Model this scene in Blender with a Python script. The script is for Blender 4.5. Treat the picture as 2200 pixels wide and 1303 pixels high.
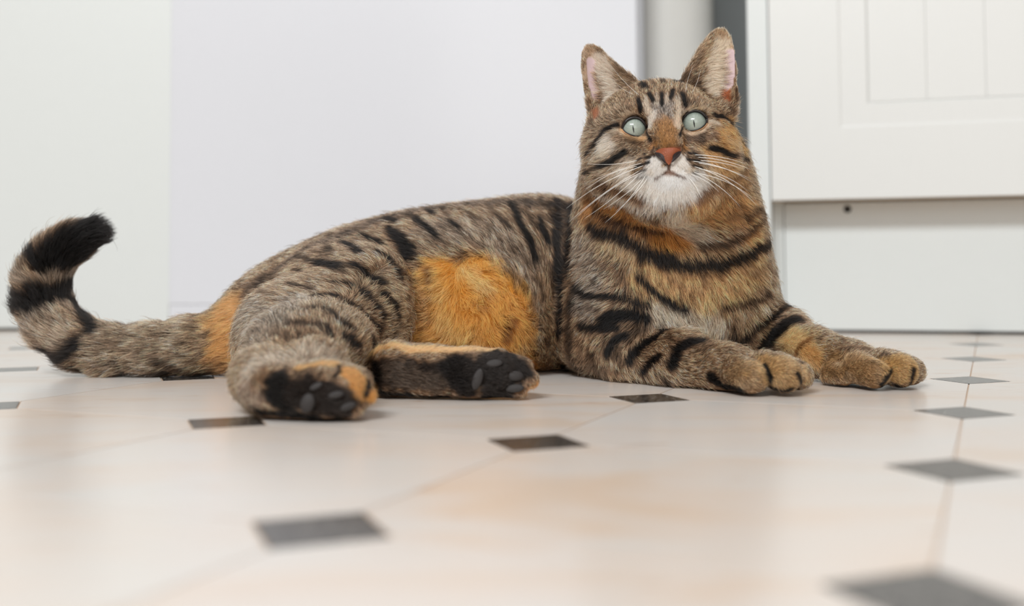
import bpy, math, random
import numpy as np
from mathutils import Vector, Matrix
from mathutils.bvhtree import BVHTree

for o in list(bpy.data.objects):
    bpy.data.objects.remove(o, do_unlink=True)
scene = bpy.context.scene
COL = scene.collection
rng = np.random.default_rng(11)
random.seed(11)

# ------------------------------------------------------------------ camera
FPX = 2331.2                      # focal length in pixels of the 2200x1303 frame
PITCH, ROLL, CY = 0.0479, 0.00645, 457.8
CAMH = 0.085
HOR = CY + FPX * math.tan(PITCH)
cam_data = bpy.data.cameras.new('camera')
cam = bpy.data.objects.new('camera', cam_data)
COL.objects.link(cam)
cam_data.sensor_width = 36.0
cam_data.lens = 36.0 * FPX / 2200.0
cam_data.shift_y = -(651.5 - CY) / 2200.0
cam_data.clip_start = 0.02
_f = Vector((0, math.cos(PITCH), math.sin(PITCH)))
_u0 = Vector((0, -math.sin(PITCH), math.cos(PITCH)))
_r0 = Vector((1, 0, 0))
# image right / up axes after the roll
CR = _r0 * math.cos(ROLL) + _u0 * -math.sin(ROLL) * -1
CR = _r0 * math.cos(ROLL) - _u0 * (-math.sin(ROLL))
CR = (_r0 * math.cos(ROLL) - _u0 * math.sin(ROLL)).normalized()
CU = (_r0 * math.sin(ROLL) + _u0 * math.cos(ROLL)).normalized()
cam.matrix_world = Matrix((
    (CR.x, CU.x, -_f.x, 0), (CR.y, CU.y, -_f.y, 0), (CR.z, CU.z, -_f.z, CAMH), (0, 0, 0, 1)))
cam_data.dof.use_dof = True
cam_data.dof.focus_distance = 0.765
cam_data.dof.aperture_fstop = (cam_data.lens / 1000.0) / 0.0100
scene.camera = cam

# ------------------------------------------------------------------ light
world = bpy.data.worlds.new('world')
scene.world = world
world.use_nodes = True
bg = world.node_tree.nodes['Background']
bg.inputs[0].default_value = (1.0, 0.89, 0.79, 1)
bg.inputs[1].default_value = WORLD_STRENGTH = 0.36

def area(name, loc, target, sx, sy, power, col):
    ld = bpy.data.lights.new(name, 'AREA')
    ld.shape = 'RECTANGLE'; ld.size = sx; ld.size_y = sy
    ld.energy = power; ld.color = col
    o = bpy.data.objects.new(name, ld); COL.objects.link(o)
    o.location = loc
    o.rotation_euler = (Vector(target) - Vector(loc)).to_track_quat('-Z', 'Y').to_euler()
    return o
area('window_light', (-0.75, -1.3, 2.0), (0.1, 0.9, 0.1), 1.3, 0.45, 69.0, (0.94, 0.98, 1.0))
area('front_fill_light', (0.35, -1.9, 0.95), (0.2, 0.8, 0.1), 1.3, 1.1, 11.0, (1.0, 0.985, 0.96))  # added frontal fill lamp, brightens the chin and other low shaded sides
area('ceiling_light', (0.1, 0.45, 2.3), (0.0, 0.9, 0.0), 1.6, 1.2, 4.0, (1.0, 0.99, 0.98))

scene.view_settings.view_transform = 'Standard'
scene.view_settings.look = 'None'
scene.view_settings.gamma = 1.0
scene.view_settings.exposure = -0.07
scene.view_settings.use_curve_mapping = False
scene.render.film_transparent = False
scene.cycles_curves.shape = 'RIBBONS'

# ------------------------------------------------------------------ helpers
def ray(px, py):
    """direction of the view through a point of the photograph, scaled to unit depth along Y"""
    d = _f * FPX + CR * (px - 1100.0) + CU * (CY - py)
    return d / d.y
CAMP = Vector((0, 0, CAMH))
def P(px, py, D):
    return CAMP + ray(px, py) * D
def on_floor(px, py):
    d = ray(px, py)
    return CAMP + d * (-CAMH / d.z)
def srgb(r, g, b):
    f = lambda c: (c / 255 / 12.92) if c / 255 <= 0.04045 else ((c / 255 + 0.055) / 1.055) ** 2.4
    return (f(r), f(g), f(b))
def srgb_np(a):
    a = np.asarray(a, dtype=np.float64) / 255
    return np.where(a <= 0.04045, a / 12.92, ((a + 0.055) / 1.055) ** 2.4)

def tag(o, label=None, category=None, group=None, kind=None):
    if label: o['label'] = label
    if category: o['category'] = category
    if group: o['group'] = group
    if kind: o['kind'] = kind
    return o
def mesh_obj(name, verts, faces, mats, parent=None, smooth=False):
    me = bpy.data.meshes.new(name)
    me.from_pydata([tuple(v) for v in verts], [], [tuple(f) for f in faces])
    me.update()
    for m in (mats if isinstance(mats, (list, tuple)) else [mats]):
        me.materials.append(m)
    if smooth:
        me.polygons.foreach_set('use_smooth', [True] * len(me.polygons))
    o = bpy.data.objects.new(name, me); COL.objects.link(o)
    if parent is not None: o.parent = parent
    return o
def empty(name, loc=(0, 0, 0)):
    o = bpy.data.objects.new(name, None); COL.objects.link(o)
    o.location = loc; o.empty_display_size = 0.05
    return o
def nodes_mat(name):
    m = bpy.data.materials.new(name); m.use_nodes = True
    nt = m.node_tree
    return m, nt, nt.nodes['Principled BSDF']
def plain(name, col, rough=0.5, spec=0.5, bump=0.0, bump_scale=60.0, mottle=0.02, coat=0.0):
    m, nt, b = nodes_mat(name)
    tc = nt.nodes.new('ShaderNodeTexCoord')
    n = nt.nodes.new('ShaderNodeTexNoise'); n.inputs['Scale'].default_value = bump_scale; n.inputs['Detail'].default_value = 4
    nt.links.new(tc.outputs['Object'], n.inputs['Vector'])
    mix = nt.nodes.new('ShaderNodeMix'); mix.data_type = 'RGBA'
    mix.inputs[6].default_value = (*[c * (1 - mottle) for c in col], 1)
    mix.inputs[7].default_value = (*[min(1, c * (1 + mottle)) for c in col], 1)
    nt.links.new(n.outputs['Fac'], mix.inputs[0]); nt.links.new(mix.outputs[2], b.inputs['Base Color'])
    b.inputs['Roughness'].default_value = rough
    b.inputs['Specular IOR Level'].default_value = spec
    b.inputs['Coat Weight'].default_value = coat
    if bump > 0:
        bp = nt.nodes.new('ShaderNodeBump'); bp.inputs['Strength'].default_value = bump; bp.inputs['Distance'].default_value = 0.001
        nt.links.new(n.outputs['Fac'], bp.inputs['Height']); nt.links.new(bp.outputs['Normal'], b.inputs['Normal'])
    return m
def box_data(x0, x1, y0, y1, z0, z1):
    v = [(x0, y0, z0), (x1, y0, z0), (x1, y1, z0), (x0, y1, z0), (x0, y0, z1), (x1, y0, z1), (x1, y1, z1), (x0, y1, z1)]
    f = [(0, 3, 2, 1), (4, 5, 6, 7), (0, 1, 5, 4), (1, 2, 6, 5), (2, 3, 7, 6), (3, 0, 4, 7)]
    return v, f
def box(name, x0, x1, y0, y1, z0, z1, mat, parent=None, bevel=0.0, segs=3):
    v, f = box_data(x0, x1, y0, y1, z0, z1)
    o = mesh_obj(name, v, f, mat, parent)
    if bevel > 0:
        md = o.modifiers.new('bevel', 'BEVEL'); md.width = bevel; md.segments = segs; md.limit_method = 'ANGLE'
        o.data.polygons.foreach_set('use_smooth', [True] * 6)
        md2 = o.modifiers.new('wn', 'WEIGHTED_NORMAL')
    return o

# ------------------------------------------------------------------ materials of the room
def tile_mat(name):
    m, nt, b = nodes_mat(name)
    N = nt.nodes.new; L = nt.links.new
    geo = N('ShaderNodeNewGeometry'); info = N('ShaderNodeObjectInfo')
    off = N('ShaderNodeVectorMath'); off.operation = 'SCALE'
    comb = N('ShaderNodeCombineXYZ')
    L(info.outputs['Random'], comb.inputs[0]); L(info.outputs['Random'], comb.inputs[2])
    L(comb.outputs[0], off.inputs[0]); off.inputs['Scale'].default_value = 9.0
    add = N('ShaderNodeVectorMath'); add.operation = 'ADD'
    L(geo.outputs['Position'], add.inputs[0]); L(off.outputs[0], add.inputs[1])
    mp = N('ShaderNodeMapping'); mp.inputs['Rotation'].default_value = (0, 0, 0.25); mp.inputs['Scale'].default_value = (1, 2.6, 1)
    L(add.outputs[0], mp.inputs[0])
    n1 = N('ShaderNodeTexNoise'); n1.inputs['Scale'].default_value = 7; n1.inputs['Detail'].default_value = 5; n1.inputs['Distortion'].default_value = 0.8
    L(mp.outputs[0], n1.inputs['Vector'])
    cr = N('ShaderNodeValToRGB')
    cr.color_ramp.elements[0].position = 0.32; cr.color_ramp.elements[0].color = (*srgb(222, 204, 188), 1)
    cr.color_ramp.elements[1].position = 0.66; cr.color_ramp.elements[1].color = (*srgb(222, 217, 212), 1)
    e = cr.color_ramp.elements.new(0.45); e.color = (*srgb(224, 213, 204), 1)
    L(n1.outputs['Fac'], cr.inputs[0])
    mp2 = N('ShaderNodeMapping'); mp2.inputs['Rotation'].default_value = (0, 0, 0.1); mp2.inputs['Scale'].default_value = (1, 5.0, 1)
    L(add.outputs[0], mp2.inputs[0])
    n2 = N('ShaderNodeTexNoise'); n2.inputs['Scale'].default_value = 14; n2.inputs['Detail'].default_value = 7; n2.inputs['Distortion'].default_value = 1.5
    L(mp2.outputs[0], n2.inputs['Vector'])
    cr2 = N('ShaderNodeValToRGB')
    cr2.color_ramp.elements[0].position = 0.27; cr2.color_ramp.elements[0].color = (1, 1, 1, 1)
    cr2.color_ramp.elements[1].position = 0.36; cr2.color_ramp.elements[1].color = (0, 0, 0, 1)
    L(n2.outputs['Fac'], cr2.inputs[0])
    mx = N('ShaderNodeMix'); mx.data_type = 'RGBA'; mx.inputs[7].default_value = (*srgb(200, 160, 128), 1)
    ml = N('ShaderNodeMath'); ml.operation = 'MULTIPLY'; ml.inputs[1].default_value = 0.45
    L(cr2.outputs[0], ml.inputs[0]); L(ml.outputs[0], mx.inputs[0]); L(cr.outputs[0], mx.inputs[6])
    hsv = N('ShaderNodeHueSaturation')
    mr = N('ShaderNodeMapRange'); mr.inputs[3].default_value = 0.75; mr.inputs[4].default_value = 1.2
    L(info.outputs['Random'], mr.inputs[0]); L(mr.outputs[0], hsv.inputs['Saturation'])
    L(mx.outputs[2], hsv.inputs['Color']); L(hsv.outputs[0], b.inputs['Base Color'])
    b.inputs['Roughness'].default_value = 0.24
    b.inputs['Specular IOR Level'].default_value = 0.5
    n3 = N('ShaderNodeTexNoise'); n3.inputs['Scale'].default_value = 260; n3.inputs['Detail'].default_value = 2
    L(geo.outputs['Position'], n3.inputs['Vector'])
    bp = N('ShaderNodeBump'); bp.inputs['Strength'].default_value = 0.06; bp.inputs['Distance'].default_value = 0.0005
    L(n3.outputs['Fac'], bp.inputs['Height']); L(bp.outputs[0], b.inputs['Normal'])
    return m
def granite_mat(name):
    m, nt, b = nodes_mat(name)
    N = nt.nodes.new; L = nt.links.new
    geo = N('ShaderNodeNewGeometry')
    n1 = N('ShaderNodeTexNoise'); n1.inputs['Scale'].default_value = 380; n1.inputs['Detail'].default_value = 3
    L(geo.outputs['Position'], n1.inputs['Vector'])
    cr = N('ShaderNodeValToRGB')
    els = cr.color_ramp.elements
    els[0].position = 0.4; els[0].color = (*srgb(30, 28, 27), 1)
    els[1].position = 0.68; els[1].color = (*srgb(150, 146, 140), 1)
    e = els.new(0.56); e.color = (*srgb(62, 58, 55), 1)
    L(n1.outputs['Fac'], cr.inputs[0]); L(cr.outputs[0], b.inputs['Base Color'])
    b.inputs['Roughness'].default_value = 0.2
    return m
M_TILE = tile_mat('cream_marbled_vinyl')
M_DOT = granite_mat('dark_speckled_vinyl')
M_GROUT = plain('tan_joint', srgb(196, 172, 150), 0.6)
M_WHITE = plain('white_paint', srgb(224, 228, 227), 0.42, bump=0.03, bump_scale=40, mottle=0.008)
M_DOOR = plain('white_foil', srgb(228, 229, 227), 0.38, bump=0.02, bump_scale=40, mottle=0.006)
M_FRIDGE = plain('white_enamel', srgb(224, 226, 232), 0.2, bump=0.05, bump_scale=18, mottle=0.006)
M_WALL = plain('off_white_wall', srgb(214, 212, 207), 0.6, bump=0.05, bump_scale=90)
M_GREY = plain('grey_metal_side', srgb(186, 190, 190), 0.4)
M_BLACK = plain('black_gap', srgb(40, 38, 36), 0.7)
M_CHIP = plain('bare_chipboard', srgb(205, 170, 130), 0.8, bump=0.3, bump_scale=300, mottle=0.15)

# ------------------------------------------------------------------ floor
LAT_O = Vector((0.012823, 0.585643)) * (CAMH / 0.095)
LAT_T, LAT_L = 0.415926, 0.205886 * (CAMH / 0.095)
LA = Vector((math.sin(LAT_T), math.cos(LAT_T))) * LAT_L
LB = Vector((-math.cos(LAT_T), math.sin(LAT_T))) * LAT_L
floor = box('floor', -1.9, 1.9, -0.9, 2.6, -0.03, -0.0006, M_GROUT)
tag(floor, 'cream vinyl floor of large octagons with small dark speckled squares', kind='structure')
ua, ub = LA.normalized(), LB.normalized()
HD = 0.143 * LAT_L                # half diagonal of the dark square
GAP = 0.0005
def prism(name, pts, mat, parent, z0=-0.003, z1=0.0):
    n = len(pts)
    vs = [(p[0], p[1], z0) for p in pts] + [(p[0], p[1], z1) for p in pts]
    fs = [tuple(range(n, 2 * n))] + [(i, (i + 1) % n, n + (i + 1) % n, n + i) for i in range(n)]
    return mesh_obj(name, vs, fs, mat, parent)
oct_me = dot_me = None
H2 = LAT_L / 2 - GAP
c = HD + GAP * 1.4
octp = [(H2, H2 - c), (H2 - c, H2), (-H2 + c, H2), (-H2, H2 - c), (-H2, -H2 + c), (-H2 + c, -H2), (H2 - c, -H2), (H2, -H2 + c)]
octw = [ua * a + ub * b_ for a, b_ in octp]
dotw = [ua * HD, ub * HD, -ua * HD, -ub * HD]
for i in range(-6, 9):
    for j in range(-8, 8):
        q = LAT_O + LA * i + LB * j
        qc = q + LA * 0.5 + LB * 0.5
        if -1.15 < q.x < 1.15 and -0.25 < q.y < 1.6:
            if dot_me is None:
                o = prism('accent_tile', dotw, M_DOT, floor); dot_me = o.data
            else:
                o = bpy.data.objects.new('accent_tile', dot_me); COL.objects.link(o); o.parent = floor
            o.location = (q.x, q.y, 0)
            o['label'] = 'small dark speckled square tile'
        if -1.3 < qc.x < 1.3 and -0.35 < qc.y < 1.7:
            if oct_me is None:
                o = prism('tile', octw, M_TILE, floor); oct_me = o.data
            else:
                o = bpy.data.objects.new('tile', oct_me); COL.objects.link(o); o.parent = floor
            o.location = (qc.x, qc.y, 0)

# ------------------------------------------------------------------ wall and furniture at the back
ZT = 1.3
def X(px, D): return (px - 1100.0) * D / FPX
wall_back = box('wall_back', -1.7, 1.6, 2.02, 2.1, 0, 2.4, M_WALL)
tag(wall_back, kind='structure')
bb = box('baseboard_back', -1.7, 1.6, 2.0, 2.02, 0, 0.09, M_WHITE, bevel=0.003); tag(bb, kind='structure')

# tall white panelled unit, left
un = empty('tall_cabinet', (X(60, 1.5), 1.49, 0))
tag(un, 'plain white tall cabinet at the left, behind the curled tail of the cat', 'cabinet')
def under(o, root):
    o.parent = root; o.matrix_parent_inverse = Matrix.Translation(-root.location); return o
x1 = X(363.5, 1.475)
under(box('body', -1.5, x1 - 0.001, 1.51, 2.0, 0.004, ZT + 0.5, M_WHITE), un)
under(box('door', -1.05, x1 - 0.0001, 1.4765, 1.51, 0.004, ZT + 0.5, M_WHITE, bevel=0.0006), un)
under(box('foot', -1.45, x1 - 0.03, 1.53, 1.95, 0, 0.004, M_BLACK), un)

# fridge
fx0, fx1 = X(363.5, 1.475) + 0.0001, X(1377, 1.455)
fr = empty('refrigerator', ((fx0 + fx1) / 2, 1.475, 0))
tag(fr, 'glossy white refrigerator front behind the back of the cat', 'refrigerator')
zb = P(363, 655, 1.47).z
under(box('door', fx0, fx1, 1.475, 1.53, zb, ZT + 0.6, M_FRIDGE, bevel=0.0012, segs=4), fr)
under(box('body', fx0 + 0.002, X(1389, 1.54), 1.54, 2.0, 0.012, ZT + 0.6, M_FRIDGE, bevel=0.004), fr)
under(box('kick_plate', fx0 + 0.0002, fx1 - 0.002, 1.4765, 1.529, 0.006, zb - 0.0002, M_FRIDGE, bevel=0.0006), fr)
under(box('door_seal', fx0 + 0.004, fx1 - 0.003, 1.53, 1.54, zb + 0.004, ZT + 0.59, plain('grey_seal', srgb(200, 200, 198), 0.6)), fr)
for fxx in (fx0 + 0.05, fx1 - 0.05):
    for fy in (1.52, 1.95):
        under(box('foot', fxx - 0.015, fxx + 0.015, fy - 0.012, fy + 0.012, 0, 0.0125, M_BLACK), fr)

# base cabinet, right.  Built along +X from its left front corner, then turned a little
XL = X(1612, 1.305)
cab = empty('base_cabinet', (XL, 1.305, 0))
tag(cab, 'white kitchen base cabinet with grooved door on the right, above a recessed plinth', 'cabinet')
W = 0.62
tk = 0.0244                         # end panel
zd = P(1665, 431, 1.30).z
def cbox(name, *a, **k):
    return box(name, *a, parent=cab, **k)
# end panel in white with a grey steel outer skin
cbox('end_panel', 0, tk, 0.0, 0.6, 0, ZT, M_WHITE, bevel=0.0008)
rec = 0.048
cbox('shadow_gap', tk + 0.0001, tk + 0.0013, 0.012, 0.02, zd, ZT, M_BLACK)  # black strip set into the seam to give it its shade
cbox('filler_strip', tk + 0.0005, tk + 0.0128, rec, rec + 0.02, 0.0, zd + 0.03, M_WHITE)
cbox('plinth', tk + 0.0136, W, rec, rec + 0.018, 0.0035, zd - 0.0015, M_WHITE, bevel=0.0008)
cbox('plinth_seal', tk + 0.0136, W, rec + 0.0015, rec + 0.016, 0.0, 0.0033, M_BLACK)
cbox('carcass', tk + 0.0005, W, 0.021, 0.6, zd + 0.012, ZT, M_WHITE)
cbox('underside_edge', tk + 0.0005, W, 0.022, rec - 0.001, zd + 0.0005, zd + 0.0115, M_CHIP)
hole = mesh_obj('screw_hole', [(0.0046 * math.cos(t), 0, 0.0046 * math.sin(t)) for t in np.linspace(0, 2 * math.pi, 17)[:-1]] +
                [(0.002 * math.cos(t), 0.0, 0.002 * math.sin(t)) for t in np.linspace(0, 2 * math.pi, 17)[:-1]],
                [(k, (k + 1) % 16, 16 + (k + 1) % 16, 16 + k) for k in range(16)] + [tuple(range(16, 32))][::1], M_BLACK, cab)
_hp = P(1785, 452, 1.345)
hole.location = (_hp.x - XL + 0.004, rec - 0.0003, _hp.z)
screw_pts = None

# the door: slab with stepped recess and tongue-and-groove centre panel
dx0, dx1 = tk + 0.0014, W
g1x, g1z = X(1808, 1.30) - XL, P(1808, 276, 1.30).z
g2x, g2z = X(1860, 1.30) - XL, P(1860, 232, 1.30).z
sx = [dx0, g1x - 0.003, g1x, g2x - 0.0006, g2x + 0.002]
def door_mesh():
    # profile columns: frame, shallow step, recess, repeating grooves
    ys0 = -0.0
    vs, fs = [], []
    xr = dx1
    def quad(a, b_, c_, d_):
        n = len(vs); vs.extend([a, b_, c_, d_]); fs.append((n, n + 1, n + 2, n + 3))
    yF, yS, yR = 0.0, 0.0012, 0.0042
    z0, z1 = zd, ZT
    zA, zA2 = g1z - 0.003, g1z
    zB, zB2 = g2z - 0.0006, g2z + 0.002
    # frame left & bottom
    quad((dx0, yF, z0), (sx[1], yF, z0), (sx[1], yF, z1), (dx0, yF, z1))
    quad((sx[1], yF, z0), (xr, yF, z0), (xr, yF, zA), (sx[1], yF, zA))
    # chamfer step
    quad((sx[1], yF, zA), (sx[2], yS, zA2), (sx[2], yS, z1), (sx[1], yF, z1))
    quad((sx[1], yF, zA), (xr, yF, zA), (xr, yS, zA2), (sx[2], yS, zA2))
    quad((sx[2], yS, zA2), (sx[3], yS, zA2), (sx[3], yS, z1), (sx[2], yS, z1))
    quad((sx[3], yS, zA2), (xr, yS, zA2), (xr, yS, zB), (sx[3], yS, zB))
    quad((sx[3], yS, zB), (sx[4], yR, zB2), (sx[4], yR, z1), (sx[3], yS, z1))
    quad((sx[3], yS, zB), (xr, yS, zB), (xr, yR, zB2), (sx[4], yR, zB2))
    # sides and back
    quad((dx0, 0.02, z0), (dx0, yF, z0), (dx0, yF, z1), (dx0, 0.02, z1))
    quad((dx0, 0.02, z0), (xr, 0.02, z0), (xr, yF, z0), (dx0, yF, z0))
    quad((xr, yF, z0), (xr, 0.02, z0), (xr, 0.02, z1), (xr, yF, z1))
    quad((xr, 0.02, z0), (dx0, 0.02, z0), (dx0, 0.02, z1), (xr, 0.02, z1))
    return vs, fs
v_, f_ = door_mesh()
door = mesh_obj('door', v_, f_, M_DOOR, cab)
door.location = (0, -0.004, 0)
# boards of the centre panel, each a piece
bw = (X(1985, 1.29) - X(1857, 1.30)) - 0.004
xb = sx[4]
while xb < dx1 - 0.01:
    xe = min(xb + bw, dx1)
    bo = cbox('panel_board', xb, xe, 0.0035 - 0.0046, 0.004, g2z + 0.0019, ZT, M_DOOR, bevel=0.0009, segs=2)
    xb = xe
cab.rotation_euler = (0, 0, -math.radians(16.0))
gx0, gx1 = X(1500, 1.92), X(1700, 1.92)
gap_unit = box('gap_panel', gx0, gx1, 1.92, 1.995, 0.0, ZT + 0.3, M_GREY, bevel=0.004)  # plain grey panel put in to close the dark gap
pillar = box('trim_1', X(1389, 1.50) + 0.001, X(1552, 1.55), 1.55, 1.75, -0.08, ZT + 0.6, M_WALL, bevel=0.05, segs=12)
tag(pillar, kind='structure')
tag(gap_unit, 'grey panel filling the dark gap left of the grooved cabinet', 'gap_panel')

# ================================================================== THE CAT
# The body is one implicit surface: tapered limbs and ellipsoids blended together,
# then polygonised with surface nets.
VOX = 0.0016
G0 = np.array([-0.425, 0.545, -0.004]); G1 = np.array([0.30, 1.0, 0.275])
GN = np.ceil((G1 - G0) / VOX).astype(int)

class Field:
    def __init__(s): s.f = np.full(GN, 0.05, dtype=np.float32)
    def region(s, lo, hi):
        a = np.maximum(((np.array(lo) - G0) / VOX).astype(int), 0)
        b = np.minimum(((np.array(hi) - G0) / VOX).astype(int) + 2, GN)
        return a, b
    def grid(s, a, b):
        xs = (G0[0] + VOX * np.arange(a[0], b[0])).astype(np.float32)[:, None, None]
        ys = (G0[1] + VOX * np.arange(a[1], b[1])).astype(np.float32)[None, :, None]
        zs = (G0[2] + VOX * np.arange(a[2], b[2])).astype(np.float32)[None, None, :]
        return xs, ys, zs
    def merge(s, a, b, d, k, sub=False):
        v = s.f[a[0]:b[0], a[1]:b[1], a[2]:b[2]]
        if sub:
            d = -d
            h = np.maximum(k - np.abs(v - d), 0) / k
            v[...] = np.maximum(v, d) + h * h * k * 0.25
        else:
            h = np.maximum(k - np.abs(v - d), 0) / k
            v[...] = np.minimum(v, d) - h * h * k * 0.25
    def ell(s, c, r, k=0.01, R=None, sub=False):
        """ellipsoid, centre c, radii r along the columns of R"""
        c = np.array(c, dtype=float); r = np.array(r, dtype=float)
        R = np.eye(3) if R is None else np.array(R)
        ext = np.sqrt(((R * r) ** 2).sum(1)) + k + 0.004
        a, b = s.region(c - ext, c + ext)
        if (b <= a).any(): return
        xs, ys, zs = s.grid(a, b)
        x, y, z = xs - c[0], ys - c[1], zs - c[2]
        u = (R[0, 0] * x + R[1, 0] * y + R[2, 0] * z)
        v = (R[0, 1] * x + R[1, 1] * y + R[2, 1] * z)
        w = (R[0, 2] * x + R[1, 2] * y + R[2, 2] * z)
        k0 = np.sqrt((u / r[0]) ** 2 + (v / r[1]) ** 2 + (w / r[2]) ** 2)
        k1 = np.sqrt((u / r[0] ** 2) ** 2 + (v / r[1] ** 2) ** 2 + (w / r[2] ** 2) ** 2)
        d = k0 * (k0 - 1) / np.maximum(k1, 1e-6)
        s.merge(a, b, d.astype(np.float32), k, sub)
    def cone(s, p, q, ra, rb, k=0.01, flat=None, sub=False):
        p = np.array(p, float); q = np.array(q, float)
        m = max(ra, rb) + k + 0.004
        a, b = s.region(np.minimum(p, q) - m, np.maximum(p, q) + m)
        if (b <= a).any(): return
        xs, ys, zs = s.grid(a, b)
        d = q - p; L2 = (d ** 2).sum()
        t = ((xs - p[0]) * d[0] + (ys - p[1]) * d[1] + (zs - p[2]) * d[2]) / L2
        t = np.clip(t, 0, 1)
        dist = np.sqrt((xs - p[0] - t * d[0]) ** 2 + (ys - p[1] - t * d[1]) ** 2 + (zs - p[2] - t * d[2]) ** 2) - (ra + (rb - ra) * t)
        s.merge(a, b, dist.astype(np.float32), k, sub)
    def chain(s, pts, k=0.01):
        for (p, ra), (q, rb) in zip(pts[:-1], pts[1:]): s.cone(p, q, ra, rb, k)
def union(A, B, k):
    h = np.maximum(k - np.abs(A - B), 0) / k
    return np.minimum(A, B) - h * h * k * 0.25

def C(px, py, D, rpx):            # a centre and its radius, the radius in photograph pixels at that depth
    return (P(px, py, D), rpx * D / FPX)

# ---- head frame: origin between the eyes
HD_D = 0.755
HS = HD_D / FPX
HO = P(1427, 266, HD_D)
_roll, _pit, _yaw = math.radians(5.7), math.radians(12), math.radians(3)
HR = Vector((math.cos(_roll), 0, math.sin(_roll)))
HU = Vector((-math.sin(_roll), 0, math.cos(_roll)))
HF = Vector((0, -1, 0))
HU, HF = (HU * math.cos(_pit) - HF * math.sin(_pit)), (HF * math.cos(_pit) + HU * math.sin(_pit))
HR, HF = (HR * math.cos(_yaw) - HF * math.sin(_yaw)), (HF * math.cos(_yaw) + HR * math.sin(_yaw))
HM = np.array([[HR.x, HU.x, HF.x], [HR.y, HU.y, HF.y], [HR.z, HU.z, HF.z]])
def HP(x, y, z): return HO + (HR * x + HU * y + HF * z) * HS
def hell(F, c, r, k=12, sub=False): F.ell(HP(*c), np.array(r) * HS, k * HS, HM, sub)

H = Field()
hell(H, (0, 14, -118), (152, 112, 130))
hell(H, (-74, -62, -82), (94, 82, 80), 40); hell(H, (74, -62, -82), (94, 82, 80), 40)
hell(H, (0, -112, -72), (112, 66, 88), 40)
hell(H, (118, -8, -100), (46, 60, 60), 30); hell(H, (-116, 0, -104), (40, 56, 56), 30)
hell(H, (0, 40, -45), (92, 62, 52), 40)                       # forehead
for s in (-1, 1):
    hell(H, (s * 66, 30, -24), (46, 26, 30), 22)              # brow
    hell(H, (s * 84, -42, -26), (46, 34, 34), 26)             # cheekbone
    hell(H, (s * 30, -98, 8), (44, 31, 36), 16)              # whisker pads
H.cone(HP(0, 25, -10), HP(0, -58, 32), 38 * HS, 25 * HS, 22 * HS)   # bridge of the nose
hell(H, (0, -74, 36), (21, 14, 15), 8)
hell(H, (0, -138, -4), (40, 24, 34), 22)                       # chin
hell(H, (0, -120, -24), (84, 50, 48), 40); hell(H, (4, -165, -36), (84, 44, 50), 40)
for s in (-1, 1):
    hell(H, (s * 65, -1, 14), (31, 26, 34), 7, sub=True)       # eye sockets
H.cone(HP(0, -86, 56), HP(0, -108, 48), 2.0 * HS, 2.0 * HS, 3 * HS, sub=True)
for s in (-1, 1):
    H.cone(HP(0, -110, 45), HP(s * 22, -121, 36), 2.4 * HS, 2.4 * HS, 4 * HS, sub=True)
    H.cone(HP(s * 22, -121, 36), HP(s * 36, -128, 20), 2.4 * HS, 1.6 * HS, 4 * HS, sub=True)

# ---- ears: curved sheets with the outline of the photograph, opened towards the front
def ear(F, poly, D, tipback, depth, t=5.2, k=10):
    """poly in photograph pixels at depth D; the sheet is bowl shaped, deepest inside the outline"""
    c0 = np.mean(poly, axis=0)
    org = P(c0[0], c0[1], D)
    sc = D / FPX
    U = Vector(CR); V = (CU * math.cos(tipback) - _f * -math.sin(tipback)).normalized()
    Wd = U.cross(V).normalized()
    if Wd.dot(_f) > 0: Wd = -Wd            # towards the camera
    pl = [((x - c0[0]) * sc, -(y - c0[1]) * sc / math.cos(tipback)) for x, y in poly]
    m = 0.075
    a, b = F.region(np.array(org) - m, np.array(org) + m)
    xs, ys, zs = F.grid(a, b)
    x, y, z = xs - org.x, ys - org.y, zs - org.z
    u = U.x * x + U.y * y + U.z * z; v = V.x * x + V.y * y + V.z * z; w = Wd.x * x + Wd.y * y + Wd.z * z
    d2 = np.full(u.shape, 1e9, np.float32); ins = np.zeros(u.shape, bool)
    n = len(pl)
    for i in range(n):
        (ax, ay), (bx, by) = pl[i], pl[(i + 1) % n]
        ex, ey = bx - ax, by - ay
        tt = np.clip(((u - ax) * ex + (v - ay) * ey) / (ex * ex + ey * ey), 0, 1)
        d2 = np.minimum(d2, (u - ax - tt * ex) ** 2 + (v - ay - tt * ey) ** 2)
        cnd = ((ay > v) != (by > v)) & (u < (bx - ax) * (v - ay) / (by - ay + 1e-12) + ax)
        ins ^= cnd
    d = np.sqrt(d2); sd = np.where(ins, -d, d)
    din = np.maximum(-sd, 0)
    wc = -depth * sc * (1 - np.exp(-din / (26 * sc)))
    th = (t + 3.0 * np.exp(-din / (10 * sc)) * 0) * sc * np.ones_like(d)
    q0 = np.abs(w - wc) * 0.75 - th
    dist = np.maximum(q0, sd) + 0
    h = np.maximum(5 * sc - np.abs(q0 - sd), 0) / (5 * sc); dist = dist + h * h * 5 * sc * .25
    F.merge(a, b, dist.astype(np.float32), k * sc)
    return dict(org=org, U=U, V=V, W=Wd, sc=sc, c0=c0, pl=pl, depth=depth)
EL = [(1290, 290), (1266, 262), (1261, 223), (1253, 185), (1249, 140), (1251, 107), (1261, 95), (1276, 94), (1293, 103), (1315, 127), (1338, 148), (1366, 168), (1385, 200), (1345, 240), (1310, 280)]
ER = [(1455, 185), (1474, 150), (1491, 123), (1505, 98), (1524, 73), (1542, 58), (1559, 60), (1572, 77), (1579, 104), (1583, 140), (1583, 175), (1584, 203), (1583, 235), (1575, 262), (1545, 262), (1500, 225)]
earL = ear(H, EL, 0.782, 0.12, 30)
earR = ear(H, ER, 0.782, 0.12, 30)
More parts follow.
